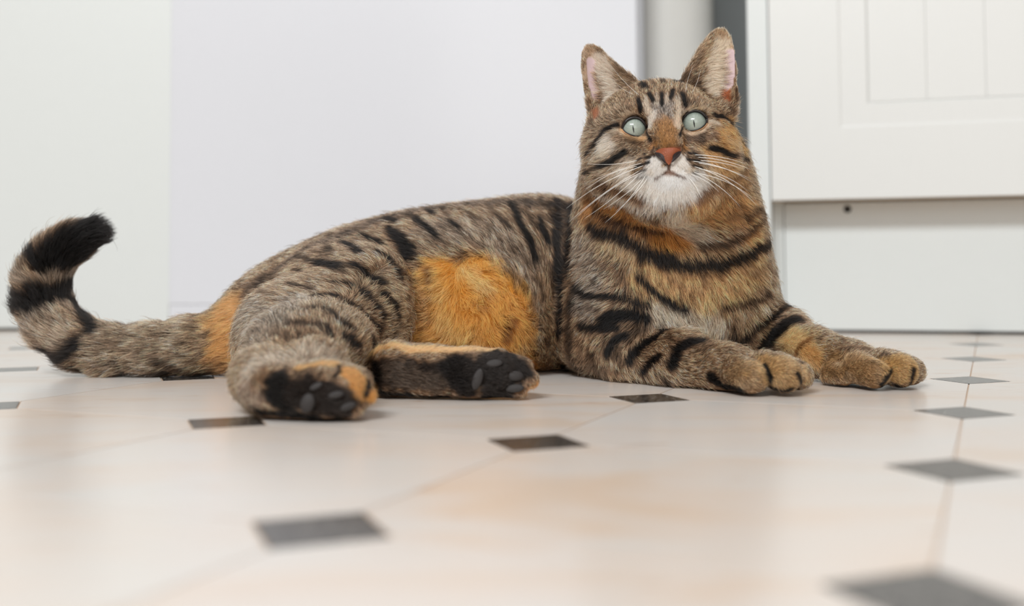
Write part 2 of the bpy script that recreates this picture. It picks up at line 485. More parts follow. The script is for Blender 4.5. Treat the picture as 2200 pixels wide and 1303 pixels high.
for s, e in ((-1, (1292, 256)), (1, (1552, 238))):            # fold of skin at the outer base
    H.ell(P(e[0], e[1], 0.782), np.array((13, 15, 18)) * HS, 14 * HS)

# ---- torso, neck, chest
T = Field()
T.ell(P(1100, 622, 0.885), (0.080, 0.066, 0.066), 0.02)
T.ell(P(985, 630, 0.88), (0.085, 0.064, 0.062), 0.03)
T.ell(P(860, 643, 0.875), (0.08, 0.064, 0.0605), 0.03)
T.ell(P(740, 678, 0.87), (0.075, 0.066, 0.0565), 0.03)
T.ell(P(628, 712, 0.865), (0.060, 0.055, 0.0445), 0.03)
T.ell(P(1190, 610, 0.90), (0.06, 0.06, 0.066), 0.03)
T.ell(P(1000, 680, 0.835), (0.060, 0.035, 0.040), 0.02)       # belly towards the camera
N_ = Field()
N_.ell(P(1428, 625, 0.835), (0.072, 0.062, 0.068), 0.02)
N_.ell(P(1440, 520, 0.835), (0.067, 0.058, 0.055), 0.03)
N_.ell(P(1432, 425, 0.825), (0.060, 0.052, 0.055), 0.03)
N_.ell(P(1430, 345, 0.810), (0.052, 0.040, 0.042), 0.03)
N_.ell(P(1340, 690, 0.835), (0.045, 0.052, 0.045), 0.02)      # near shoulder
N_.ell(P(1290, 640, 0.855), (0.030, 0.050, 0.058), 0.02)
N_.ell(P(1570, 660, 0.85), (0.032, 0.045, 0.045), 0.02)       # far shoulder
N_.ell(P(1460, 690, 0.83), (0.050, 0.045, 0.030), 0.02)

# ---- near fore leg
A = Field()
A.chain([C(1285, 735, 0.830, 66), C(1360, 758, 0.800, 62), C(1460, 780, 0.765, 50), C(1560, 797, 0.735, 38), C(1615, 800, 0.725, 34)], 0.02)
def toe(F, pa, pb, D0, D1, ra, rb, k=0.0025): F.cone(P(*pa, D0), P(*pb, D1), ra * D0 / FPX, rb * D1 / FPX, k)
toe(A, (1560, 815), (1585, 817), 0.725, 0.715, 26, 24)
A2 = Field()
toe(A2, (1585, 803), (1616, 814), 0.715, 0.699, 36, 33)
toe(A2, (1645, 790), (1685, 806), 0.713, 0.697, 35, 37)
A2f = A2.f
A3 = Field(); toe(A3, (1675, 792), (1714, 808), 0.728, 0.714, 31, 31)
A4 = Field(); toe(A4, (1580, 806), (1600, 815), 0.735, 0.72, 28, 25)
# ---- far fore leg
B = Field()
B.chain([C(1600, 690, 0.85, 62), C(1680, 726, 0.83, 46), C(1755, 762, 0.79, 37), C(1830, 783, 0.765, 33), C(1870, 790, 0.755, 29)], 0.02)
B2 = Field(); toe(B2, (1845, 792), (1880, 806), 0.742, 0.725, 33, 30)
B3 = Field(); toe(B3, (1892, 785), (1934, 798), 0.75, 0.730, 34, 36)
B4 = Field(); toe(B4, (1912, 784), (1955, 799), 0.768, 0.747, 29, 30)
B5 = Field(); toe(B5, (1790, 805), (1815, 811), 0.757, 0.745, 24, 19)

# ---- haunch and the hind foot nearest to the camera
K = Field()
K.ell(P(735, 650, 0.825), (0.052, 0.045, 0.042), 0.02)
K.ell(P(790, 650, 0.80), (0.028, 0.030, 0.034), 0.02)
K.ell(P(700, 700, 0.78), (0.052, 0.045, 0.034), 0.02)
K.ell(P(670, 745, 0.715), (0.040, 0.050, 0.028), 0.02)
K.ell(P(600, 740, 0.77), (0.028, 0.05, 0.036), 0.02)
Lg = Field()
Lg.chain([C(600, 775, 0.70, 64), C(562, 815, 0.635, 50), C(590, 843, 0.612, 46)], 0.015)
Lg.chain([C(660, 770, 0.68, 60), C(680, 800, 0.64, 50), C(700, 830, 0.618, 48)], 0.015)
Lg.chain([C(572, 838, 0.612, 44), C(650, 850, 0.607, 42), C(712, 846, 0.604, 50), C(745, 844, 0.604, 50)], 0.012)
def hind_toes(lst, k=0.0018):
    out = []
    for pa, pb, D0, D1, ra, rb in lst:
        F = Field(); toe(F, pa, pb, D0, D1, ra, rb); out.append(F.f)
    return out
ht1 = hind_toes([((690, 805), (722, 800), 0.609, 0.604, 24, 21),
                 ((725, 812), (770, 818), 0.611, 0.606, 30, 26),
                 ((735, 842), (785, 850), 0.607, 0.601, 26, 21),
                 ((715, 868), (758, 880), 0.602, 0.597, 24, 20)])
# ---- the other hind foot, sole towards the camera
S = Field()
S.chain([C(790, 790, 0.735, 52), C(850, 796, 0.705, 48), C(930, 801, 0.700, 46), C(1010, 805, 0.695, 46), C(1065, 806, 0.692, 47)], 0.012)
ht2 = hind_toes([((1030, 780), (1072, 770), 0.697, 0.692, 24, 19),
                 ((1075, 782), (1122, 790), 0.697, 0.693, 26, 21),
                 ((1080, 805), (1135, 815), 0.695, 0.690, 26, 21),
                 ((1070, 828), (1112, 838), 0.691, 0.687, 25, 20)])
# ---- tail
TL = Field()
TL.chain([C(585, 712, 0.86, 60), C(490, 734, 0.855, 57), C(420, 742, 0.853, 51), C(330, 754, 0.852, 46), C(240, 757, 0.855, 44),
          C(175, 738, 0.86, 43), C(125, 700, 0.865, 44), C(100, 650, 0.87, 44), C(98, 600, 0.872, 40), C(120, 556, 0.872, 36), C(155, 525, 0.87, 31), C(196, 504, 0.868, 25)], 0.01)

Fld = union(T.f, N_.f, 0.014)
Fld = union(Fld, H.f, 0.012)
fore = A.f
for q, kk in ((A4.f, .003), (A2f, 0.0016), (A3.f, 0.0010)): fore = union(fore, q, kk)
Fld = union(Fld, fore, 0.010)
fore = B.f
for q, kk in ((B5.f, .003), (B4.f, .002), (B3.f, 0.0012), (B2.f, 0.0015)): fore = union(fore, q, kk)
Fld = union(Fld, fore, 0.012)
hind = union(K.f, Lg.f, 0.014)
for q in ht1: hind = union(hind, q, 0.0018)
Fld = union(Fld, hind, 0.010)
hind = S.f
for q in ht2: hind = union(hind, q, 0.0018)
Fld = union(Fld, hind, 0.004)
Fld = union(Fld, TL.f, 0.012)
del T, N_, H, A, A2, A3, A4, B, B2, B3, B4, B5, K, Lg, S, TL, fore, hind, ht1, ht2, A2f
zz = (G0[2] + VOX * np.arange(GN[2])).astype(np.float32)[None, None, :]
Fld = np.maximum(Fld, 0.0008 - zz)
# light smoothing of the blend seams
def surface_nets(f):
    """one vertex per cell that the surface crosses, quads across the crossing edges"""
    ins = f < 0
    cnt = np.zeros(tuple(n - 1 for n in f.shape), np.int8)
    for dx in (0, 1):
        for dy in (0, 1):
            for dz in (0, 1):
                cnt += ins[dx:dx + f.shape[0] - 1, dy:dy + f.shape[1] - 1, dz:dz + f.shape[2] - 1]
    cells = np.argwhere((cnt > 0) & (cnt < 8))
    idx = np.full(cnt.shape, -1, np.int32)
    idx[cells[:, 0], cells[:, 1], cells[:, 2]] = np.arange(len(cells))
    acc = np.zeros((len(cells), 3)); w = np.zeros(len(cells))
    corners = [(0, 0, 0), (1, 0, 0), (0, 1, 0), (1, 1, 0), (0, 0, 1), (1, 0, 1), (0, 1, 1), (1, 1, 1)]
    for a in range(8):
        for b in range(a + 1, 8):
            if sum(abs(p - q) for p, q in zip(corners[a], corners[b])) != 1: continue
            A_, B_ = np.array(corners[a]), np.array(corners[b])
            va = f[tuple((cells + A_).T)]; vb = f[tuple((cells + B_).T)]
            m = (va < 0) != (vb < 0)
            t = np.where(m, va / np.where(va == vb, 1, va - vb), 0)
            acc += (cells + A_ + (B_ - A_) * t[:, None]) * m[:, None]; w += m
    verts = G0 + VOX * (acc / w[:, None])
    quads = []
    for ax in range(3):
        o1, o2 = [(1, 2), (2, 0), (0, 1)][ax]
        sl0 = [slice(None)] * 3; sl1 = [slice(None)] * 3
        sl0[ax] = slice(0, -1); sl1[ax] = slice(1, None)
        a_ = ins[tuple(sl0)]; b_ = ins[tuple(sl1)]
        e = np.argwhere(a_ != b_)
        e = e[(e[:, o1] > 0) & (e[:, o2] > 0) & (e[:, o1] < f.shape[o1] - 1) & (e[:, o2] < f.shape[o2] - 1)]
        inside = a_[tuple(e.T)]
        def at(s1, s2):
            g = e.copy(); g[:, o1] -= s1; g[:, o2] -= s2; return idx[tuple(g.T)]
        q = np.stack([at(0, 0), at(1, 0), at(1, 1), at(0, 1)], 1)
        q[~inside] = q[~inside][:, ::-1]
        quads.append(q)
    quads = np.concatenate(quads)
    quads = quads[(quads >= 0).all(1)]
    return verts, quads
bv, bq = surface_nets(Fld)
del Fld
# two passes of gentle smoothing
def vsmooth(v, q, n, lam):
    ed = np.concatenate([q[:, [0, 1]], q[:, [1, 2]], q[:, [2, 3]], q[:, [3, 0]]])
    for _ in range(n):
        s_ = np.zeros_like(v); c_ = np.zeros(len(v))
        for a, b in ((0, 1), (1, 0)):
            for j in range(3): s_[:, j] += np.bincount(ed[:, a], v[ed[:, b], j], len(v))
            c_ += np.bincount(ed[:, a], minlength=len(v))
        v = v + lam * (s_ / np.maximum(c_, 1)[:, None] - v)
    return v
bv = vsmooth(bv, bq, 2, 0.5)
bv[:, 2] = np.maximum(bv[:, 2], 0.0006)
body_me = bpy.data.meshes.new('body')
body_me.vertices.add(len(bv)); body_me.vertices.foreach_set('co', bv.astype(np.float32).ravel())
body_me.loops.add(len(bq) * 4); body_me.loops.foreach_set('vertex_index', bq.astype(np.int32).ravel())
body_me.polygons.add(len(bq)); body_me.polygons.foreach_set('loop_start', np.arange(0, len(bq) * 4, 4, dtype=np.int32))
body_me.update(calc_edges=True); body_me.validate()
body_me.polygons.foreach_set('use_smooth', np.ones(len(body_me.polygons), bool))
cat = empty('cat', (0.05, 0.80, 0))
tag(cat, 'brown tabby cat with dark stripes lying on the floor, looking up with pale green eyes', 'cat')
def to_cat(o):
    o.parent = cat; o.matrix_parent_inverse = Matrix.Translation(-cat.location); return o
body = bpy.data.objects.new('body', body_me); COL.objects.link(body); to_cat(body)
print('body verts', len(bv), 'quads', len(bq))
# ------------------------------------------------------------------ picking points on the body
bvh = BVHTree.FromPolygons([tuple(v) for v in bv], [tuple(int(i) for i in q) for q in bq])
def pick(px, py):
    d = ray(px, py).normalized()
    loc, nor, i, dist = bvh.ray_cast(CAMP, d)
    if loc is None:
        # just outside the outline: take the closest point of the surface to the sight line
        best = None
        for D in np.arange(0.62, 0.90, 0.01):
            q = P(px, py, D); l2, n2, i2, ds = bvh.find_nearest(q)
            if best is None or ds < best[0]: best = (ds, l2, n2)
        loc, nor = best[1], best[2]
    return loc, nor

# lattice value noise
_tab = rng.random((64, 64, 64)).astype(np.float32)
def vnoise(p, scale):
    q = p * scale + 100.0
    i = np.floor(q).astype(np.int64); f = (q - i).astype(np.float32); f = f * f * (3 - 2 * f)
    i &= 63; j = (i + 1) & 63
    r = 0
    for dx in (0, 1):
        for dy in (0, 1):
            for dz in (0, 1):
                wx = f[:, 0] if dx else 1 - f[:, 0]; wy = f[:, 1] if dy else 1 - f[:, 1]; wz = f[:, 2] if dz else 1 - f[:, 2]
                r = r + _tab[(j if dx else i)[:, 0], (j if dy else i)[:, 1], (j if dz else i)[:, 2]] * wx * wy * wz
    return r * 2 - 1

# ------------------------------------------------------------------ coat colours: (points, radius px, softness px, colour, strength, ticking)
BLK = (17, 14, 13); DBR = (62, 38, 22); BRN = (100, 66, 40)
TINT = [
 # body
 ([(505, 650), (560, 610), (620, 570), (700, 525), (780, 495), (850, 472), (930, 456), (1040, 445), (1150, 445), (1220, 455)], 20, 26, (56, 46, 40), .85, .8),
 ([(930, 500), (1020, 500), (1090, 530), (1150, 600), (1170, 680)], 34, 30, (158, 138, 120), .6, 1),
 ([(530, 680), (560, 720), (600, 680), (640, 650)], 40, 30, (176, 156, 136), .7, 1),
 ([(1175, 600), (1180, 700), (1180, 790)], 20, 18, (172, 130, 92), .7, .9),
 ([(1130, 760), (1150, 790)], 22, 16, (190, 142, 92), .7, .7),
 ([(800, 610), (850, 690)], 34, 26, (190, 158, 122), .6, .8),
 ([(700, 660), (760, 690)], 34, 24, (200, 168, 134), .6, .8),
 # orange flank patch
 ([(945, 600), (1010, 625), (965, 680), (1060, 700), (1080, 650), (1020, 595)], 44, 26, (244, 172, 80), 1, .10),
 ([(900, 715), (1000, 735), (1090, 735), (1120, 700), (1105, 660)], 24, 18, (240, 164, 76), .95, .15),
 ([(905, 640), (900, 690)], 16, 16, (205, 145, 80), .8, .3),
 ([(1000, 590), (1030, 615), (1045, 625)], 12, 16, (250, 212, 140), .8, .05),
 ([(925, 600), (945, 640)], 16, 14, (246, 196, 116), .7, .05),
 ([(950, 690), (960, 720), (1010, 730)], 16, 16, (246, 196, 116), .7, .05),
 ([(1130, 720), (1130, 770)], 14, 14, (212, 148, 72), .8, .2),
 # tail
 ([(485, 680), (478, 740), (440, 730)], 44, 26, (240, 176, 108), 1, .12),
 ([(420, 760), (470, 785)], 16, 20, (188, 136, 84), .6, .3),
 ([(400, 740), (300, 750), (200, 750)], 45, 20, (182, 152, 122), .8, 1),
 ([(120, 720), (80, 680), (170, 640)], 30, 20, (186, 162, 138), .8, .6),
 ([(100, 600), (150, 575)], 14, 10, (168, 142, 118), .8, .6),
 # legs
 ([(545, 790), (600, 775), (650, 765), (700, 770)], 30, 22, (208, 184, 160), .8, .5),
 ([(520, 840), (550, 860)], 20, 16, (168, 142, 122), .8, .6),
 
 ([(800, 820), (800, 850), (785, 885)], 10, 8, (214, 140, 62), .9, .1),
 
 ([(800, 762), (900, 752), (1000, 752), (1060, 754)], 13, 6, (250, 200, 138), 1, .05),
 ([(1125, 765), (1148, 790), (1152, 830), (1140, 855)], 10, 7, (222, 148, 72), 1, .1),
 # neck and chest
 ([(1270, 455), (1340, 470), (1410, 490), (1455, 520), (1420, 530)], 30, 24, (216, 142, 76), .95, .35),
 ([(1500, 460), (1560, 450), (1610, 460), (1620, 520)], 36, 26, (230, 162, 98), .9, .4),
 ([(1290, 520), (1350, 550), (1420, 600)], 10, 14, (240, 196, 146), .75, .3),
 ([(1400, 600), (1480, 610), (1560, 600), (1620, 580), (1520, 650)], 38, 26, (240, 180, 120), .9, .45),
 ([(1460, 530), (1420, 520)], 14, 14, (214, 140, 62), .7, .2),
 ([(1448, 466), (1480, 488), (1505, 508)], 18, 14, (246, 222, 196), .8, .1),
 ([(1440, 560), (1500, 550), (1560, 545)], 10, 10, (210, 160, 110), .6, .4),
 ([(1250, 540), (1270, 600), (1260, 660)], 30, 26, (172, 158, 144), .6, 1),
 ([(1420, 680), (1480, 700), (1530, 710)], 22, 20, (238, 216, 190), .85, .3),
 ([(1480, 715), (1560, 742), (1600, 752)], 9, 12, (222, 184, 140), .7, .3),
 ([(1690, 718), (1725, 742), (1740, 765)], 26, 14, (248, 208, 152), .95, .12),
 ([(1735, 760), (1760, 780)], 18, 14, (226, 166, 98), .8, .3),
 ([(1600, 700), (1650, 690)], 16, 16, (196, 160, 122), .7, .6),
 # fore paws
 ([(1590, 800), (1620, 812)], 34, 14, (184, 146, 104), .8, .5),
 ([(1650, 790), (1700, 805)], 34, 14, (204, 160, 106), .85, .35),
 ([(1724, 790), (1732, 815)], 10, 6, (226, 184, 132), .8, .2),
 ([(1790, 785), (1840, 790), (1880, 800)], 36, 14, (180, 138, 92), .85, .55),
 ([(1915, 785), (1960, 800)], 32, 12, (208, 160, 98), .85, .35),
 # head
 ([(1300, 250), (1330, 310), (1280, 340)], 40, 30, (168, 142, 116), .6, .8),
 ([(1560, 300), (1585, 280), (1590, 320)], 22, 18, (222, 156, 84), .9, .35),
 ([(1530, 340), (1560, 365), (1590, 390)], 26, 20, (232, 174, 112), .9, .25),
 ([(1300, 305), (1290, 330), (1308, 318)], 11, 10, (244, 228, 210), .9, .1),
 ([(1290, 375), (1320, 372), (1345, 362)], 12, 12, (222, 192, 162), .8, .3),
 ([(1290, 418), (1345, 436), (1400, 452)], 10, 9, (244, 224, 206), .9, .12),
 ([(1430, 250), (1430, 225), (1412, 235)], 16, 14, (190, 174, 162), .8, .8),
 ([(1430, 268), (1433, 285), (1436, 302)], 20, 14, (170, 118, 66), .9, .3),
 ([(1412, 310), (1402, 318)], 8, 8, (180, 122, 66), .8, .2), ([(1466, 305), (1472, 318)], 8, 8, (200, 134, 66), .8, .2),
 ([(1400, 250), (1396, 268)], 8, 6, (240, 226, 212), .95, .05),
 ([(1456, 250), (1455, 268)], 8, 7, (236, 208, 180), .95, .05),
 ([(1385, 225), (1392, 240)], 7, 6, (222, 196, 172), .6, .3), ([(1480, 232), (1462, 240)], 7, 6, (222, 196, 172), .6, .3),
 ([(1334, 280), (1350, 297), (1372, 300), (1390, 293)], 4.5, 3.5, (232, 188, 140), .95, .05),
 ([(1470, 283), (1490, 289), (1510, 282), (1528, 264)], 5, 3.5, (236, 204, 172), .95, .05),
 ([(1350, 352), (1330, 385), (1360, 400)], 12, 12, (236, 216, 196), .8, .1),
 ([(1510, 370), (1530, 380)], 14, 12, (232, 200, 164), .8, .15),
 ([(1412, 345), (1400, 362), (1420, 374)], 15, 6, (250, 242, 234), 1, .03),
 ([(1460, 345), (1470, 362), (1452, 374)], 15, 6, (250, 240, 230), 1, .03),
 ([(1392, 378), (1372, 388)], 12, 8, (240, 226, 212), .9, .05), ([(1490, 372), (1505, 380)], 12, 8, (240, 220, 198), .9, .08),
 ([(1380, 398), (1440, 405), (1495, 396)], 24, 10, (252, 247, 242), 1, .02),
 ([(1370, 400), (1410, 425), (1440, 432), (1480, 420), (1510, 400)], 16, 12, (250, 240, 230), 1, .03),
 ([(1350, 245), (1370, 243)], 5, 5, (214, 186, 158), .7, .3), ([(1480, 232), (1505, 232)], 5, 4, (214, 182, 148), .7, .3),
 ([(1388, 215), (1392, 238)], 5, 5, (232, 212, 190), .8, .1), ([(1455, 215), (1457, 245)], 6, 5, (234, 212, 188), .8, .1), ([(1410, 205), (1411, 222)], 3.5, 4, (224, 200, 176), .7, .2), ([(1432, 205), (1432, 222)], 3.5, 4, (224, 200, 176), .7, .2),
 ([(1348, 244), (1330, 262)], 6, 6, (222, 194, 166), .7, .3), ([(1490, 228), (1515, 232), (1530, 240)], 5, 5, (224, 190, 152), .75, .3), ([(1527, 262), (1540, 268)], 7, 5, (236, 214, 190), .85, .1), ([(1320, 282), (1335, 288)], 6, 5, (228, 200, 172), .8, .2),
 ([(1335, 375), (1355, 395), (1385, 412)], 9, 8, (250, 238, 226), .95, .03), ([(1275, 345), (1300, 335)], 7, 7, (222, 196, 168), .7, .3), ([(1275, 392), (1320, 385)], 7, 7, (224, 196, 168), .7, .3),
 ([(1560, 300), (1585, 320)], 9, 8, (226, 178, 120), .8, .2), ([(1545, 350), (1590, 365)], 8, 8, (228, 184, 130), .8, .2), ([(1570, 258), (1590, 275)], 7, 7, (214, 160, 100), .8, .3),
 # ears
 ([(1262, 110), (1275, 130), (1262, 160)], 14, 10, (222, 190, 160), .85, .15),
 ([(1300, 125), (1330, 165), (1350, 190)], 12, 12, (200, 168, 136), .8, .5),
 ([(1285, 130), (1298, 165), (1308, 195), (1304, 216)], 17, 9, (244, 226, 208), .97, .03),
 ([(1550, 75), (1575, 110)], 12, 10, (224, 190, 156), .85, .15), ([(1525, 95), (1505, 130)], 12, 12, (204, 168, 130), .8, .4),
 ([(1552, 100), (1538, 145), (1540, 188)], 18, 10, (244, 224, 200), .97, .03),
 ([(1281, 240), (1283, 250)], 7, 5, (176, 100, 66), .9, .1),
 ([(1563, 200), (1563, 212)], 8, 5, (186, 98, 56), .95, .1),
]
def S_(pts, w, s=1.0, c=BLK, t=.25): return (pts, w * 1.08, w * .5 + 1.5, c, min(1, s * 1.18), t * .6)
TINT += [
 # sole of the near hind foot, sole of the other one
 S_([(598, 822), (600, 848), (615, 862)], 31, .97, (24, 20, 18), .15),
 S_([(655, 845), (690, 858), (730, 870)], 37, .95, (40, 32, 28), .25),
 S_([(560, 885), (640, 893), (720, 903)], 12, .9, BLK),  # underside of the foot darkened, shade put into the coat colour
 S_([(815, 800), (900, 806), (980, 806)], 27, .95, (44, 34, 28), .5),
 S_([(840, 800), (900, 818), (940, 825)], 20, .6, (104, 86, 72), .9),
 S_([(975, 790), (1005, 800), (1000, 835)], 28, .97, (26, 21, 19), .1),
 S_([(1045, 795), (1080, 815), (1070, 840)], 42, .96, (38, 32, 29), .15),
 S_([(1050, 770), (1100, 775), (1130, 800)], 16, .85, (38, 32, 29), .15),
 S_([(820, 842), (900, 852), (1000, 860), (1100, 860)], 9, .95, BLK),  # shaded lower edge of the other foot, painted dark
 S_([(1060, 757), (1100, 763), (1106, 768)], 4, .9, BLK),  # shade at the toe division painted as a dark notch
 ([(645, 792), (690, 782), (720, 784)], 12, 7, (226, 172, 106), .9, .1), ([(745, 800), (768, 818), (775, 835)], 19, 8, (226, 160, 86), .95, .1), ([(800, 830), (798, 855), (785, 882)], 9, 6, (226, 156, 78), .95, .1),
 S_([(728, 788), (729, 800), (718, 812)], 4.5, .95, BLK), S_([(790, 822), (792, 835), (786, 850)], 5, .9, BLK),  # shade between the toes drawn as dark strokes
 # tail rings
 S_([(112, 548), (145, 532), (180, 512), (225, 495)], 42, 1, (14, 12, 12), .03),
 S_([(75, 545), (95, 575), (130, 565)], 16, .95, (14, 12, 12), .05),
 S_([(35, 645), (80, 650), (125, 630), (160, 600)], 24, 1, (16, 13, 12), .05),
 S_([(45, 590), (70, 615), (100, 630)], 11, .9, (16, 13, 12), .1),
 S_([(168, 650), (180, 685), (200, 715)], 15, .9, (22, 18, 16), .3),
 S_([(95, 745), (130, 765), (165, 740)], 17, .95, (22, 18, 16), .3),
 S_([(60, 690), (80, 720)], 8, .5, (30, 24, 20), .5),
 S_([(130, 785), (200, 800), (330, 800), (450, 800)], 8, .8, BLK, .5),  # shade beneath the tail, painted along its floor side
 S_([(240, 690), (290, 705)], 7, .6, BLK, .6), S_([(220, 740), (290, 760)], 5, .4, BLK, .6), S_([(330, 770), (380, 790)], 7, .6, BLK, .5),
 ([(55, 600), (110, 594), (165, 578)], 8, 6, (182, 154, 128), .9, .5), ([(40, 600), (60, 572)], 6, 5, (150, 126, 104), .7, .6),
 # haunch
 S_([(685, 570), (728, 578)], 13), S_([(737, 528), (772, 549)], 10), S_([(779, 512), (818, 530)], 9), S_([(827, 475), (850, 484)], 8),
 S_([(843, 500), (865, 522), (887, 549)], 12), S_([(811, 549), (845, 572), (855, 600)], 9), S_([(758, 572), (790, 595), (818, 611)], 9),
 S_([(714, 611), (755, 616)], 6), S_([(620, 616), (670, 627)], 7, .8), S_([(640, 558), (668, 566)], 8, .8), S_([(636, 585), (652, 590)], 5, .8),
 S_([(560, 632), (583, 641)], 7, .7), S_([(615, 657), (660, 650)], 5, .7),
 S_([(677, 643), (719, 641), (751, 657), (776, 678), (795, 701)], 9, 1), S_([(774, 623), (799, 653), (822, 680)], 7.5),
 S_([(822, 634), (845, 660), (850, 682)], 7), S_([(666, 669), (703, 673), (721, 692), (753, 710)], 8),
 S_([(627, 698), (662, 702)], 8, .8), S_([(677, 702), (700, 711), (705, 725)], 8), S_([(731, 724), (752, 728)], 8),
 S_([(743, 737), (767, 745)], 7), S_([(785, 690), (799, 702), (812, 714)], 8), S_([(791, 726), (808, 743)], 8, .9), S_([(850, 700), (830, 735)], 6, .6),
 S_([(696, 747), (720, 754)], 6, .6), S_([(544, 719), (610, 724)], 9, .55),
 S_([(800, 770), (815, 800), (812, 830)], 9, .7),
 # flank
 S_([(880, 470), (900, 476)], 6, .8), S_([(950, 455), (965, 470)], 6, .7), S_([(1050, 448), (1065, 470)], 5, .7), S_([(1130, 440), (1135, 470), (1150, 500)], 5, .6), S_([(1120, 540), (1135, 590), (1165, 640)], 5, .5), S_([(940, 520), (960, 534)], 6, .6), S_([(1180, 440), (1180, 480)], 6, .7), S_([(700, 530), (712, 545)], 6, .7), S_([(660, 540), (680, 548)], 5, .6), S_([(730, 590), (745, 594)], 5, .7), S_([(690, 605), (715, 600)], 5, .5), S_([(590, 600), (612, 604)], 6, .6), S_([(850, 580), (868, 600)], 6, .7), S_([(870, 640), (868, 690)], 5, .6),
 S_([(898, 480), (920, 496), (937, 512)], 9), S_([(970, 482), (988, 498)], 6, .85), S_([(1007, 464), (1025, 480)], 5, .75),
 S_([(1071, 473), (1096, 498)], 5, .8), S_([(1099, 445), (1115, 484), (1138, 524), (1149, 563)], 8, .95),
 S_([(1163, 434), (1161, 489), (1179, 530)], 6, .85), S_([(1195, 438), (1196, 512), (1206, 604), (1212, 708), (1214, 790)], 11, .97, (16, 13, 12), .2),  # last stroke paints the shaded crease between torso and shoulder
 S_([(1232, 446), (1232, 500), (1225, 580)], 12, .9, (20, 18, 18), .5), S_([(1094, 590), (1124, 627)], 5, .6),
 S_([(852, 517), (873, 558)], 10, .95), S_([(924, 462), (932, 468)], 8, .9), S_([(1160, 640), (1170, 740)], 6, .5), S_([(1177, 570), (1190, 627)], 5, .6),
 S_([(1135, 655), (1150, 700)], 5, .4), S_([(1000, 520), (1030, 540)], 5, .4), S_([(880, 600), (870, 640)], 6, .5),
 S_([(918, 585), (921, 612)], 6, .75, (110, 74, 48)), S_([(1102, 692), (1085, 728)], 8, .75, (122, 72, 36)), S_([(1048, 648), (1038, 668)], 6, .5, (150, 92, 46)),
 S_([(900, 742), (1000, 748)], 4, .7, (90, 60, 40)),
 S_([(1212, 450), (1218, 520), (1216, 600)], 24, .6, (36, 31, 29), .8),  # dark wash, deepens the shade of the shoulder crease by colour
 # neck
 S_([(1262, 470), (1300, 482), (1345, 505)], 5, .6, DBR), S_([(1330, 440), (1370, 462), (1400, 468)], 5, .5, DBR), S_([(1560, 470), (1600, 462), (1628, 440)], 6, .6, DBR), S_([(1480, 590), (1540, 592), (1600, 575)], 5, .35, DBR), S_([(1280, 560), (1310, 575)], 5, .5), S_([(1330, 590), (1345, 612)], 5, .4), S_([(1440, 600), (1470, 622), (1500, 630)], 5, .4, DBR), S_([(1260, 660), (1285, 668)], 5, .6), S_([(1610, 590), (1640, 575)], 6, .5), S_([(1640, 560), (1655, 600)], 6, .45),
 S_([(1281, 457), (1322, 479), (1381, 496), (1425, 503)], 7, .85, DBR), S_([(1262, 428), (1285, 445)], 8, .6, DBR),
 S_([(1272, 490), (1305, 507), (1353, 523), (1385, 544), (1418, 560), (1462, 573), (1505, 571), (1549, 571), (1593, 555), (1625, 536), (1643, 522)], 12, 1, (22, 16, 12), .12),
 S_([(1385, 546), (1418, 556), (1440, 562)], 15, .97, (22, 16, 12), .12),
 S_([(1505, 533), (1549, 529), (1582, 518), (1615, 492), (1634, 468)], 7, .8, (44, 30, 20)),
 S_([(1600, 475), (1623, 451), (1636, 462)], 7, .8, (50, 34, 22)), S_([(1575, 447), (1590, 443)], 6, .6, DBR),
 S_([(1570, 500), (1600, 480)], 5, .5, DBR), S_([(1430, 585), (1440, 600)], 5, .4, DBR), S_([(1508, 590), (1512, 612)], 6, .6, DBR),
 S_([(1375, 595), (1396, 621), (1418, 636), (1451, 658), (1473, 667)], 7.5, .9), S_([(1239, 616), (1257, 636), (1309, 638), (1353, 645), (1392, 656)], 6.5, .85),
 S_([(1300, 688), (1322, 675), (1353, 677), (1388, 684)], 14, 1, (14, 12, 12), .08), S_([(1251, 701), (1290, 706), (1322, 704)], 9, .85),
 S_([(1307, 762), (1322, 734), (1345, 722)], 9, .97), S_([(1353, 778), (1378, 747), (1409, 727), (1429, 714)], 10.5, 1), S_([(1363, 717), (1424, 701)], 5, .6),
 S_([(1383, 803), (1398, 783), (1416, 768)], 8.5, .97), S_([(1447, 783), (1462, 752), (1480, 740), (1505, 737)], 12, 1, (16, 13, 12), .1),
 S_([(1432, 818), (1436, 824)], 8, .8), S_([(1268, 750), (1274, 762)], 8, .6), S_([(1528, 808), (1556, 831), (1594, 839)], 10, .9), S_([(1590, 838), (1640, 843), (1700, 843)], 7, .95),  # last stroke: shaded undersides of the toes, painted dark
 S_([(1592, 762), (1622, 757)], 4, .5), S_([(1430, 730), (1450, 722)], 5, .6), S_([(1310, 795), (1330, 800)], 6, .5),
 S_([(1643, 785), (1657, 810), (1660, 838)], 5.5, .95), S_([(1712, 803), (1719, 819), (1712, 836)], 4.5, .95),  # shade in the toe gaps, put in as dark strokes
 S_([(1232, 640), (1228, 720), (1240, 790)], 12, .75, (18, 16, 15), .6), S_([(1250, 740), (1260, 780), (1300, 800)], 12, .5, BLK, .7),  # first stroke: painted shade beside the shoulder crease
 S_([(1551, 663), (1582, 656), (1620, 648), (1645, 635)], 6, .8), S_([(1600, 560), (1630, 600)], 6, .35),
 S_([(1597, 727), (1620, 706), (1645, 686), (1690, 663)], 8.5, .95), S_([(1560, 728), (1597, 732)], 9, .95),
 S_([(1638, 740), (1658, 722), (1684, 701), (1712, 690)], 14, 1, (18, 14, 12), .1), S_([(1625, 620), (1650, 640)], 7, .5),
